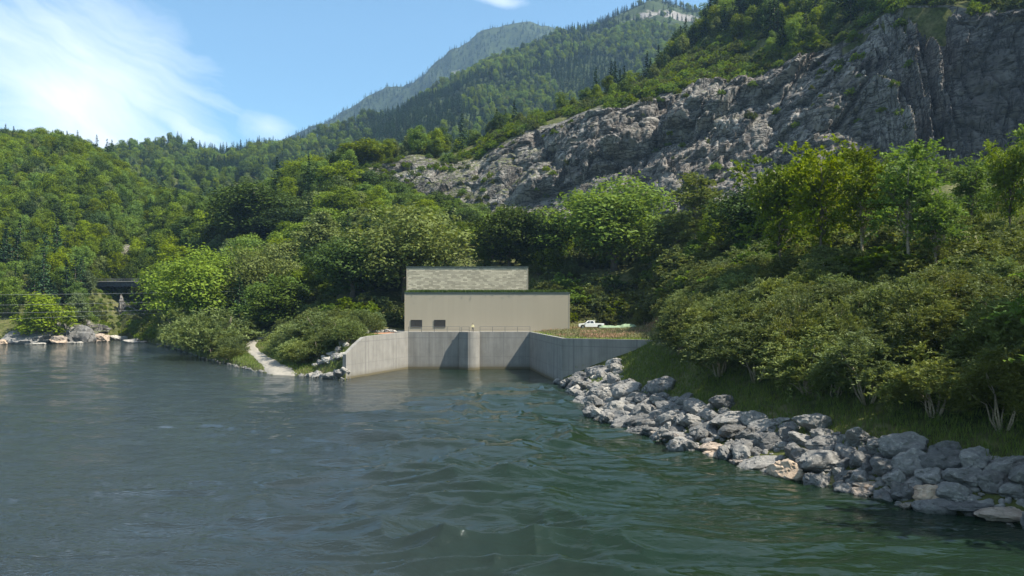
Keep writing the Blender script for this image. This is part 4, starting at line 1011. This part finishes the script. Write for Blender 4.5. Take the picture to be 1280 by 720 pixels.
# rocks of the far shore and gorge mouth
for px_, Y, wpx, hz, c, lb in [(4, 280, 16, 1.2, 'boulder_sand', 'brownish rock at the far left edge of the shore'),
        (36, 287, 60, .8, 'boulder', 'low dark shelf of rock under the overhanging bright tree'),
        (76, 286, 22, 1.5, 'boulder_sand', 'leaning pinkish outcrop right of the dark shelf'), (71, 284, 20, .9, 'boulder_sand', 'lower pinkish rock at the foot of the leaning outcrop'),
        (98, 296, 40, 1.7, 'boulder', 'big pale cracked outcrop in the centre of the far shore'), (104, 300, 34, 2.4, 'boulder', 'tall outcrop behind the big cracked one'),
        (126, 302, 30, 1.1, 'boulder_sand', 'reddish domed boulder below the bridge'), (146, 316, 18, 1.0, 'boulder_white', 'bright broken rocks at the gorge mouth'),
        (158, 318, 16, .9, 'boulder_white', 'bright boulder at the right of the gorge mouth'), (168, 302, 14, .9, 'boulder', 'dark boulder at the water under the bridge end'),
        (50, 279, 14, .5, 'boulder_white', 'small white rock in the water off the far shore'), (88, 288, 13, .5, 'boulder_white', 'long white rock in the water before the cracked outcrop'),
        (100, 290, 9, .5, 'boulder_white', 'tiny white rock awash right of the long white one'), (162, 292, 17, .6, 'boulder_white', 'white rock bar in the water near the gorge mouth'),
        (180, 292, 12, .6, 'boulder_sand', 'brown rock at the tip of the left bank')]:
    r = wpx / F * Y * .5; put_boulder(xat(px_, Y), Y, max(0, 0.0) + r * .22 * min(hz, 1.5), r, lb, None, c, (0.1, 0.1, random.uniform(-.3, .3)), 1.0, hz * .75)
# gorge rock faces
def rock_outcrop(name, px_, Y, wm, hm, z0, seed, mat, label):
    me = boulder_mesh(seed, 1.0, 5, 0.14); me.materials.append(mat)
    o = obj(name, me, loc=(xat(px_, Y), Y, z0), rot=(0, 0, seed)); o.scale = (wm / 2, wm / 2 * .8, hm / 2); tag(o, label, 'rock outcrop')
rock_outcrop('rock_outcrop', 152, 334, 5, 15, 10, 401, M['cliff'], 'pale rock buttress standing in the gorge under the bridge')
rock_outcrop('rock_outcrop', 104, 308, 30, 12, 3, 402, M['cliff'], 'grey rock wall above the big cracked outcrop')
rock_outcrop('rock_outcrop', 166, 385, 18, 20, 36, 403, M['cliff'], 'pale rock face above the right end of the bridge')
rock_outcrop('rock_outcrop', 143, 395, 14, 14, 36, 404, M['cliff'], 'small pale crag above the left end of the bridge')
rock_outcrop('rock_outcrop', 78, 294, 13, 12, 4, 406, M['cliff'], 'brownish rock shoulder beside the bright low tree')

# ------------------------------------------------------------------ path, red soil
def ribbon(name, pts, mat, label, lift=0.10):
    P_ = []
    for i in range(len(pts) - 1):
        for t in np.linspace(0, 1, 7)[:-1]: P_.append([pts[i][j] * (1 - t) + pts[i + 1][j] * t for j in range(3)])
    P_.append(list(pts[-1])); c = np.array([(xat(p, Y), Y) for p, Y, w in P_]); w = np.array([p[2] for p in P_])
    d = np.gradient(c, axis=0); d /= np.linalg.norm(d, axis=1)[:, None]; n = np.stack([d[:, 1], -d[:, 0]], 1); V = []
    for s in np.linspace(-.5, .5, 9):
        ww = w * (1 + 0.12 * vnoise(np.stack([c[:, 0] * .6, c[:, 1] * .6, np.full(len(c), np.sign(s))], 1), 3)); q = c + n * (ww * s)[:, None]
        V.append(np.stack([q[:, 0], q[:, 1], terrain(q[:, 0], q[:, 1]) + lift * (1 - 1.7 * (abs(s) > .45))], 1))
    me = np_mesh(name, np.array(V), grid_quads(9, len(c)), smooth=True); tag(obj(name, me, mat), label, kind='structure')
ribbon('path', [(354, 144.0, 6.0)] + PATH, M['path'], 'pale gravel path down to the water')
ribbon('soil', [(462, 163.5, 1.6), (480, 166, 2.4), (500, 168, 2.6), (512, 168.3, 1.2)], M['soil'], 'strip of bare reddish soil by the wing wall')

# ------------------------------------------------------------------ concrete basin
def wall(name, pts, tops, thick, label, bottom=-4.0):
    """pts run so that the water is on the left; the wall thickness lies to the right"""
    pts = [np.array(p, float) for p in pts]; n = len(pts); offs = []
    for i in range(n):
        a = pts[min(i + 1, n - 1)] - pts[max(i - 1, 0)]; a /= np.linalg.norm(a); offs.append(np.array([a[1], -a[0]]) * thick)
    mb = MB(); V = []
    for i in range(n):
        p, q = pts[i], pts[i] + offs[i]
        V += [(p[0], p[1], bottom), (p[0], p[1], tops[i]), (q[0], q[1], tops[i]), (q[0], q[1], bottom)]
    Fc = []
    for i in range(n - 1):
        a, b = 4 * i, 4 * i + 4
        Fc += [(a, b, b + 1, a + 1), (a + 1, b + 1, b + 2, a + 2), (a + 2, b + 2, b + 3, a + 3)]
    Fc += [(0, 1, 2, 3), (4 * n - 1, 4 * n - 2, 4 * n - 3, 4 * n - 4)]
    mb.add(V, Fc); o = mb.obj(name, M['concrete']); tag(o, label, 'wall'); return o
xl = xat(510, 165)
wp = [(xl - 8 * s, 165 - 25 * s) for s in np.linspace(0, 1, 9)]
wt = [8.0, 7.95, 7.9, 7.82, 7.75, 7.7, 7.5, 6.2, 4.6]
wall('wing_wall', wp[::-1], wt[::-1], -0.7, 'sunlit pale concrete wing wall with sloping end at the left of the basin')
wall('wing_wall', [(xat(662, 165), 165), (8.55, 129.0), (21.9, 122.0), (27.5, 119.0)], [8.0, 8.0, 8.0, 8.0], -0.7, 'shaded angled concrete wall along the right side of the basin')
xr = xat(662, 165)
mb = MB(); mb.box(xl - 0.3, xr + 0.35, 165.0, 165.72, -4, 8.0)
tag(mb.obj('basin_wall', M['concrete']), 'straight concrete wall closing the back of the basin under the building', 'wall')
# pier with a chamfered left and rounded right nose
pc = xat(586.5, 163.5); pl = [(-2.2, 165.0), (-2.2, 163.9), (-0.2, 162.4)]
pl += [(-0.2 + 2.4 * sin(a) * 1.0, 164.4 - 2.0 * cos(a)) for a in np.linspace(0.08, pi / 2, 14)] + [(2.2, 165.0)]
mb = MB(); mb.prism([(pc + a, b) for a, b in pl], -4, 8.04); pier = mb.obj('pier', M['concrete'], bevel=0.0)
tag(pier, 'rounded concrete pier projecting from the middle of the basin wall', 'pier')
# terrace slab edge beam behind the walls, slab for the building
mb = MB(); mb.prism([(xl - .3, 165.74), (xr + .4, 165.74), (xr + 6, 168), (xr + 12, 186), (xl - 4, 186), (xl - 4, 167)], 6.5, 7.98)
tag(mb.obj('pavement', M['concrete']), 'concrete apron between the basin wall and the building', kind='structure')
# ------------------------------------------------------------------ railing
def railing(name, x0, x1, y, label, gap=2.9):
    r = empty(name, ((x0 + x1) / 2, y, 8.0)); tag(r, label, 'railing'); n = max(1, round((x1 - x0) / gap)); hw = (x1 - x0) / 2
    for i in range(n + 1):
        xx = -hw + (x1 - x0) * i / n; m_ = MB(); m_.box(xx - .045, xx + .045, -.03, .03, -0.02, 1.1); m_.box(xx - .1, xx + .1, -.08, .08, -.02, .012); m_.obj('post', M['galv'], r)
    for h in (1.12, 0.58): m_ = MB(); m_.tube([(-hw - .03, 0, h), (hw + .03, 0, h)], 0.035, 6); m_.obj('rail', M['galv'], r)
railing('railing', xl + .1, xat(575, 165.3), 165.3, 'steel railing on the basin wall left of the pier')
railing('railing', xat(600, 165.3), xr + .1, 165.3, 'steel railing on the basin wall right of the pier')
railing('railing', xat(577, 164.2), xat(586.5, 164.2), 164.25, 'short steel railing on top of the pier left of the standing person', 1.2)
# ------------------------------------------------------------------ buildings
bx0, bx1 = xat(506, 169), xat(712, 169)
B = empty('powerhouse', ((bx0 + bx1) / 2, 169, 7.98)); tag(B, 'long windowless beige building with green planted roof above the basin', 'building'); hw = (bx1 - bx0) / 2; hb = zat(366, 169) - 7.98
mb = MB(); mb.box(-hw, hw, 0, 13.3, 0, hb - .22); mb.obj('wall', M['facade'], B)
mb = MB(); mb.box(-hw - .06, hw + .06, -.08, .35, hb - .218, hb + .14); mb.box(-hw - .06, -hw + .35, .352, 13.3, hb - .218, hb + .14); mb.box(hw - .35, hw + .06, .352, 13.3, hb - .218, hb + .14); mb.obj('coping', M['coping'], B)
mb = MB(); mb.box(-hw + .36, hw - .36, .36, 13.2, hb - .21, hb + .05); mb.obj('roof', M['roofbed'], B)
for q_ in (hw - .1, -hw - .05): mb = MB(); mb.box(q_, q_ + .15, -.05, .15, 0.02, hb - .23); mb.obj('corner_trim', M['facade'], B)
for (a, b) in ((514, 527.3), (543, 556.5)):
    xa, xb = xat(a, 169) - B.location.x, xat(b, 169) - B.location.x; za, zb = zat(408.6, 169) - 7.98, zat(400.3, 169) - 7.98
    m_ = MB(); m_.box(xa, xb, -.03, -.004, za, zb); w = m_.obj('window', M['louvre'], B)
    m_ = MB()
    for i in range(6): z_ = za + (zb - za) * (i + .5) / 6; m_.add([(xa + .06, -.034, z_ - .08), (xb - .06, -.034, z_ - .08), (xb - .06, -.09, z_ - .02), (xa + .06, -.09, z_ - .02), (xa + .06, -.034, z_ + .02), (xb - .06, -.034, z_ + .02)], [(0, 1, 2, 3), (3, 2, 5, 4)])
    m_.obj('louvre_blades', M['louvre'], w)
    m_ = MB()
    for (p, q, r, s) in ((xa - .07, xb + .07, zb, zb + .08), (xa - .07, xb + .07, za - .08, za), (xa - .07, xa, za, zb), (xb, xb + .07, za, zb), ((xa + xb) / 2 - .03, (xa + xb) / 2 + .03, za, zb)): m_.box(p, q, -.11, -.001, r, s)
    m_.obj('frame', M['louvre'], w)
ux0, ux1 = xat(508, 182), xat(660, 182); U = empty('upper_building', ((ux0 + ux1) / 2, 182.4, 7.98)); tag(U, 'upper block clad in weathered pale shingles behind the beige building', 'building')
uh = (ux1 - ux0) / 2; ub = zat(333.5, 182) - 7.98
mb = MB(); mb.box(-uh, uh, 0, 12, 0, ub - .2); mb.obj('wall', M['shingle'], U)
mb = MB(); mb.box(-uh - .12, uh + .12, -.12, 12.1, ub - .198, ub + .1); mb.obj('roof', M['coping'], U)
for q_ in (-uh - .04, uh - .14): mb = MB(); mb.box(q_, q_ + .18, -.045, .14, 0.02, ub - .21); mb.obj('corner_trim', M['facade'], U)
rp = [(random.uniform(bx0 + .5, bx1 - .5), 169.5 + 12.3 * random.random() ** 1.4, 8 + hb + .03) for _ in range(2600)]
blades('roof_plants', rp, 0.62, 0.1, M['leaf_dark'], 'low green plants covering the flat roof of the beige building', per=9, spread=0.35)

# ------------------------------------------------------------------ pickup truck (faces left)
def pickup(x, y, rz=0.0):
    r = empty('pickup_truck', (x, y, gz(x, y) + 0.05), rz); tag(r, 'white double-cab pickup parked on the terrace right of the building', 'pickup truck')
    W = .92
    body = [(-2.85, .45), (-2.85, .95), (-2.7, 1.08), (-1.55, 1.18), (-1.5, 1.2), (.75, 1.2), (.78, 1.22), (2.95, 1.18), (2.97, .5), (2.5, .42), (2.42, .75), (2.15, .92), (1.75, .92), (1.48, .75), (1.4, .4), (-1.35, .4), (-1.43, .75), (-1.7, .92), (-2.1, .92), (-2.37, .75), (-2.45, .42)]
    m_ = MB(); m_.side(body, -W, W); m_.obj('body', M['white_paint'], r, bevel=0.03)
    m_ = MB()
    V = []
    for (px_, pz, wy) in ((-1.5, 1.19, W - .03), (-.75, 1.8, W - .2), (.55, 1.84, W - .2), (.8, 1.19, W - .03)): V += [(px_, -wy, pz), (px_, wy, pz)]
    m_.add(V, [(0, 1, 3, 2), (2, 3, 5, 4), (4, 5, 7, 6), (0, 2, 4, 6), (1, 7, 5, 3), (0, 6, 7, 1)]); m_.obj('cab', M['white_paint'], r, bevel=0.03)
    for s in (-1, 1):
        for (a, b, c, d) in ((-1.22, -.62, -.3, -.3), (-.2, -.2, .62, .5)):
            m_ = MB(); m_.add([(a, s * (W - .025), 1.25), (b, s * (W - .165), 1.72), (d, s * (W - .165), 1.75), (c, s * (W - .025), 1.25)], [(0, 1, 2, 3)]); m_.obj('side_window', M['glass'], r)
    m_ = MB(); m_.add([(-1.46, -.8, 1.25), (-1.46, .8, 1.25), (-.83, .68, 1.77), (-.83, -.68, 1.77)], [(0, 1, 2, 3)]); m_.obj('windscreen', M['glass'], r)
    for s in (-1, 1):
        for xx in (-1.9, 1.95):
            m_ = MB(); m_.tube([(xx, s * .70, .40), (xx, s * .93, .40)], .40, 20); w = m_.obj('wheel', M['rubber'], r)
            m_ = MB(); m_.tube([(xx, s * .925, .40), (xx, s * .945, .40)], .23, 14); m_.obj('rim', M['chrome'], w)
        m_ = MB(); m_.box(-2.87, -2.80, s * .72 - .14, s * .72 + .14, .82, .98); m_.obj('headlight', M['chrome'], r)
        m_ = MB(); m_.box(2.94, 3.0, s * .84 - .07, s * .84 + .07, .75, 1.1); m_.obj('tail_light', M['redlamp'], r)
        m_ = MB(); m_.box(-1.25, -1.12, s * 1.0 - .1, s * 1.0 + .1, 1.22, 1.42); m_.obj('mirror', M['white_paint'], r)
    m_ = MB(); m_.box(-2.95, -2.86, -.9, .9, .45, .68); m_.box(2.975, 3.06, -.85, .85, .5, .66); m_.obj('bumper', M['steel_dark'], r)
    m_ = MB(); m_.tube([(.86, -.8, 1.2), (.86, -.7, 1.95), (.86, .7, 1.95), (.86, .8, 1.2)], .035, 6); m_.obj('roll_bar', M['white_paint'], r)
TX = xat(738.5, 174)
pickup(TX, 174)
# netting-covered row beside the truck
nx = xat(772, 172); r = empty('covered_heap', (nx, 171.5, gz(nx, 171.5) - .05)); tag(r, 'long low heap under pale green netting right of the pickup', 'heap')
gx_, gy_ = np.meshgrid(np.linspace(-4.4, 4.4, 50), np.linspace(-1.2, 1.2, 14)); hh = 1.05 * np.sqrt(np.clip(1 - (gy_ / 1.2) ** 2, 0, 1)) * (0.75 + 0.35 * (gx_ > 0.8) * np.clip(1 - (gx_ - 2.2) ** 2 / 5, 0, 1)) * np.clip((4.4 - np.abs(gx_)) / .7, 0, 1) ** .5
hh += 0.1 * vnoise(np.stack([gx_.ravel() * 1.8, gy_.ravel() * 1.8, 0 * gx_.ravel()], 1), 2).reshape(hh.shape) * (hh > .1)
obj('netting', np_mesh('netting', np.stack([gx_, gy_, hh], -1), grid_quads(14, 50), smooth=True), M['netting'], r)
m_ = MB(); m_.box(-4.5, 4.5, -1.32, -1.22, 0, .35); m_.box(-4.5, 4.5, 1.22, 1.32, 0, .35); m_.obj('edge_board', M['wood'], r)

# ------------------------------------------------------------------ person on the pier
def person(x, y, z, rz, label):
    r = empty('person', (x, y, z), rz); tag(r, label, 'person')
    V, E, R_ = [], [], []
    def v(p, rad, par=None):
        V.append(p); R_.append(rad); i = len(V) - 1
        if par is not None: E.append((par, i))
        return i
    pel = v((0, 0, .95), (.145, .11)); ch0 = v((0, 0, 1.12), (.135, .10), pel); ch = v((0, .0, 1.34), (.165, .115), ch0); nk = v((0, 0, 1.48), (.06, .06), ch); hd0 = v((0, -.01, 1.58), (.075, .085), nk); v((0, -.01, 1.70), (.075, .09), hd0)
    for s in (-1, 1):
        sh = v((s * .19, 0, 1.41), (.062, .062), ch); el = v((s * .33, .02, 1.16), (.042, .042), sh); wr = v((s * .20, -.12, 1.0), (.028, .028), el); pa = v((s * .15, -.15, .97), (.032, .022), wr)
        for f in range(4): a = v((s * (.12 - .004 * f), -.165 + .012 * f, .965 - .012 * f), (.009, .009), pa); v((s * .09, -.16 + .012 * f, .955 - .014 * f), (.008, .008), a)
        t = v((s * .15, -.16, 1.0), (.01, .01), pa); v((s * .135, -.165, 1.03), (.008, .008), t)
        hip = v((s * .10, 0, .88), (.095, .095), pel); kn = v((s * .13, -.01, .49), (.06, .062), hip); an = v((s * .15, .01, .09), (.04, .045), kn); v((s * .17, -.14, .04), (.042, .035), an)
    me = bpy.data.meshes.new('body'); me.from_pydata(V, E, []); o = bpy.data.objects.new('body', me); link(o, r)
    md = o.modifiers.new('skin', 'SKIN'); sv = me.skin_vertices[0].data
    for i, q in enumerate(R_): sv[i].radius = q
    sv[0].use_root = True; s_ = o.modifiers.new('sub', 'SUBSURF'); s_.levels = 1; s_.render_levels = 2
    m, nt, out = new_mat('person_clothing'); n = N(nt); zz = n('SeparateXYZ', {0: n('TexCoord').outputs['Object']}); 
    c = n.ramp(zz.outputs[2], [(0.0, (.03, .025, .02)), (.075, (.03, .032, .04)), (.94 / 2 + 0.0, (.03, .032, .04))], 'CONSTANT')
    zc = n.math('GREATER_THAN', zz.outputs[2], .99); hc = n.math('GREATER_THAN', zz.outputs[2], 1.49)
    c = n.mix(zc, (.03, .032, .04), (.62, .56, .30)); c = n.mix(hc, c, (.48, .30, .21))
    b = n('BsdfPrincipled', {'Base Color': c, 'Roughness': .8}); nt.links.new(b.outputs[0], out.inputs[0]); me.materials.append(m)
    bm = bmesh.new(); bmesh.ops.create_uvsphere(bm, u_segments=14, v_segments=9, radius=.105)
    for w_ in bm.verts: w_.co.z = max(w_.co.z, -.03 - (.06 if w_.co.y > 0 else 0)); w_.co.y *= 1.08
    h = bpy.data.meshes.new('hair'); bm.to_mesh(h); bm.free(); obj('hair', h, M['hair'], r, (0, .012, 1.70))
person(xat(591, 163.9), 163.9, 8.04, 0.15, 'person in pale yellow top and dark trousers standing on the pier')

# ------------------------------------------------------------------ bridge
bd = 338.0; ba, bb = xat(118, bd), xat(196, bd); bz = zat(351.5, bd)
B = empty('road_bridge', ((ba + bb) / 2, bd, 0)); tag(B, 'dark steel girder bridge crossing the gorge between the trees', 'bridge'); hw = (bb - ba) / 2
mb = MB(); mb.box(-hw, hw, -.35, .35, bz - 2.4, bz - .3); mb.box(-hw, hw, 5.2, 5.9, bz - 2.4, bz - .3)
for i in range(15): xx = -hw + 2 * hw * i / 14; mb.box(xx - .06, xx + .06, -.47, -.352, bz - 2.3, bz - .35)
mb.obj('girder', M['steel_dark'], B)
mb = MB(); mb.box(-hw - 6, hw + 6, -.9, 6.4, bz - .298, bz + .05); mb.obj('deck', M['concrete'], B)
mb = MB(); mb.box(-hw - 6, -hw + .5, -1.2, 6.6, 0, bz - .31); mb.box(hw - .5, hw + 6, -1.2, 6.6, 0, bz - .31); mb.obj('abutment', M['concrete'], B)
for yy in (-.75, 6.2):
    rl = None; mb = MB()
    for h in (1.15, .6): mb.tube([(-hw - 5, yy, bz + h), (hw + 5, yy, bz + h)], .06, 5)
    rl = mb.obj('railing', M['galv'], B); mb = MB()
    for i in range(27): xx = -hw - 5 + (2 * hw + 10) * i / 26; mb.box(xx - .05, xx + .05, yy - .05, yy + .05, bz + .04, bz + 1.16)
    mb.obj('railing_posts', M['galv'], rl)

# ------------------------------------------------------------------ cables and their poles
pole_a = (xat(418, 232), 232.0); pole_b = (xat(-330, 215), 215.0)
for (x_, y_), lb in ((pole_a, 'wooden cable pole hidden among the trees left of the building'), (pole_b, 'wooden cable pole out of view on the left hillside')):
    r = empty('cable_pole', (x_, y_, min(gz(x_, y_), 30) - .5)); tag(r, lb, 'pole'); top = 24 - r.location.z
    m_ = MB(); m_.tube([(0, 0, 0), (0, 0, top)], [.16, .11], 8); m_.obj('pole', M['wood'], r)
    m_ = MB(); m_.box(-.06, .06, -1.2, 1.2, top - 1.2, top - 1.05); m_.obj('crossarm', M['wood'], r)
for i, (l0, l2, dy, lb) in enumerate(((368.6, 364.5, -.9, 'topmost thin cable stretched across the left river arm'), (381.5, 375.5, -.3, 'second thin cable from the top across the left river arm'),
                         (391.2, 385.5, .3, 'third thin cable from the top across the left river arm'), (399, 388.0, .9, 'lowest thin cable across the left river arm'))):
    Y = 225 + dy; za, zb = zat(l0, Y), zat(l2, Y); xa, xb = pole_b[0], pole_a[0]; slope = (zb - za) / (xat(220, Y) - xat(0, Y))
    pts = []
    for t in np.linspace(0, 1, 40):
        x_ = xa + (xb - xa) * t; u_ = (x_ - xat(110, Y)) / 110.0; pts.append((x_, pole_b[1] + (pole_a[1] - pole_b[1]) * t + dy, za + slope * (x_ - xat(0, Y)) * .8 + 1.6 * u_ * u_ - .1))
    m_ = MB(); m_.tube(pts, .02, 5); tag(m_.obj('cable', M['cable']), lb, 'cable', 'cables over the river')

# ------------------------------------------------------------------ light, sky, camera
Lv = np.array([1.0, -0.36, 1.42]); Lv /= np.linalg.norm(Lv)
el = math.asin(Lv[2]); az = math.atan2(Lv[0], Lv[1])
sd = bpy.data.lights.new('sun', 'SUN'); sd.energy = 5.0; sd.angle = radians(0.53); sd.color = (1.0, 0.93, 0.80)
so = bpy.data.objects.new('sun', sd); link(so); from mathutils import Vector
so.rotation_euler = Vector(Lv).to_track_quat('Z', 'Y').to_euler()
w = bpy.data.worlds.new('World'); scene.world = w; w.use_nodes = True; nt = w.node_tree; nt.nodes.clear(); n = N(nt)
sky = n('TexSky', sky_type='NISHITA', sun_disc=False, sun_elevation=el, sun_rotation=az, altitude=500, air_density=1.0, dust_density=0.8, ozone_density=1.0)
dirv = n('TexCoord').outputs['Generated']; s = n('SeparateXYZ', {0: dirv}); yy = n.math('MAXIMUM', s.outputs[1], 0.05)
u = n.math('DIVIDE', s.outputs[0], yy); v = n.math('DIVIDE', s.outputs[2], yy)
uv = n('CombineXYZ', {0: u, 1: v}).outputs[0]
warp = n('VectorMath', {0: uv, 1: n('VectorMath', {0: n('TexNoise', {'Vector': uv, 'Scale': 3.0, 'Detail': 5}).outputs['Color'], 1: (0.16, 0.16, 0.0)}, operation='MULTIPLY').outputs[0]}, operation='ADD').outputs[0]
def cloud(cu, cv, ru, rv, ang, stops, streak, so_):
    q = n.mapping(n('VectorMath', {0: warp, 1: (cu + .08, cv + .08, 0)}, operation='SUBTRACT').outputs[0], (1, 1, 1), (0, 0, radians(-ang)))
    q2 = n('VectorMath', {0: q, 1: (1 / ru, 1 / rv, 0)}, operation='MULTIPLY').outputs[0]
    d = n('VectorMath', {0: q2}, operation='LENGTH').outputs['Value']
    st = n.noise(n.mapping(q, streak, loc=(so_, so_, 0)), 1.0, 8, 0.62, 0.6)
    return n.ramp(n.math('ADD', n.math('SUBTRACT', 1.0, d), n.math('MULTIPLY', n.math('SUBTRACT', st, 0.5), 1.9)), stops)
c1 = cloud(-0.565, 0.285, 0.25, 0.135, -28, [(-0.0, 0.0), (0.3, 0.3), (0.95, 0.85)], (2.2, 12.0, 1), 0)
c2 = cloud(-0.42, 0.25, 0.085, 0.016, -28, [(0.0, 0.0), (0.6, 0.4), (1.0, 0.5)], (5, 20, 1), 2)
c3 = cloud(-0.30, 0.232, 0.05, 0.02, -20, [(0.0, 0.0), (0.6, 0.3), (1.0, 0.45)], (6, 14, 1), 3)
c4 = cloud(-0.02, 0.40, 0.05, 0.018, -5, [(0.0, 0.0), (0.6, 0.4), (1.0, 0.5)], (6, 14, 1), 4)
c5 = cloud(-0.72, 0.36, 0.25, 0.06, -20, [(0.1, 0.0), (0.6, 0.3), (1.0, 0.5)], (3, 14, 1), 5)
cm_ = n.math('MAXIMUM', n.math('MAXIMUM', c1, c2), n.math('MAXIMUM', n.math('MAXIMUM', c3, c4), c5))
cm_ = n.math('MULTIPLY', cm_, n.ramp(s.outputs[1], [(0.0, 0.0), (0.1, 1.0)]))
veil = n.math('MULTIPLY', n.ramp(n.noise(n.mapping(dirv, (2.0, 1.0, 4.0)), 1.3, 6, 0.6, 0.5), [(0.38, 0.05), (0.68, 0.5)]), n.ramp(s.outputs[2], [(0.38, 0.0), (0.5, 1.0)]))  # high cloud added above the view to grey the light the water reflects
cm_ = n.math('MAXIMUM', cm_, veil)
skc = n.mix(1.0, sky.outputs[0], (0.84, 1.08, 1.05, 1), 'MULTIPLY')
col = n.mix(cm_, skc, (7.6, 7.9, 8.3, 1))
bg = n('Background', {'Color': col, 'Strength': 0.088}); ow = n('OutputWorld', {0: bg.outputs[0]})

HAZE = True
if HAZE:
    hb_ = MB(); hb_.box(-3900, 3900, -60, 4700, -6.5, 1750)
    m, nt2, out2 = new_mat('haze'); nn_ = N(nt2)
    vol = nn_('VolumePrincipled', {'Color': (0.40, 0.64, 1.0, 1), 'Density': 0.000075, 'Anisotropy': 0.2}); nt2.links.new(vol.outputs[0], out2.inputs['Volume'])
    hz_ = hb_.obj('haze', m); tag(hz_, 'thin bluish air haze over the valley', kind='stuff')

cam = bpy.data.cameras.new('camera'); co = bpy.data.objects.new('camera', cam); link(co)
cam.sensor_width = 36; cam.lens = F / 1280 * 36; cam.shift_y = (HY - 360) / 1280; cam.clip_end = 20000; cam.clip_start = 0.5
co.location = (0, 0, CZ); co.rotation_euler = (radians(90), 0, 0); scene.camera = co
vs = scene.view_settings; vs.view_transform = 'Standard'; vs.look = 'None'; vs.gamma = 1; vs.exposure = 1.2; vs.use_curve_mapping = False
scene.render.engine = 'CYCLES'; cy = scene.cycles
cy.use_denoising = True; cy.max_bounces = 6; cy.diffuse_bounces = 3; cy.glossy_bounces = 3; cy.transmission_bounces = 3; cy.volume_bounces = 0; cy.transparent_max_bounces = 4
print('trees', counts, used, 'boulders', bcount, 'forest', len(forest_b), len(forest_c), len(forest_f), 'scrub', len(scrub))
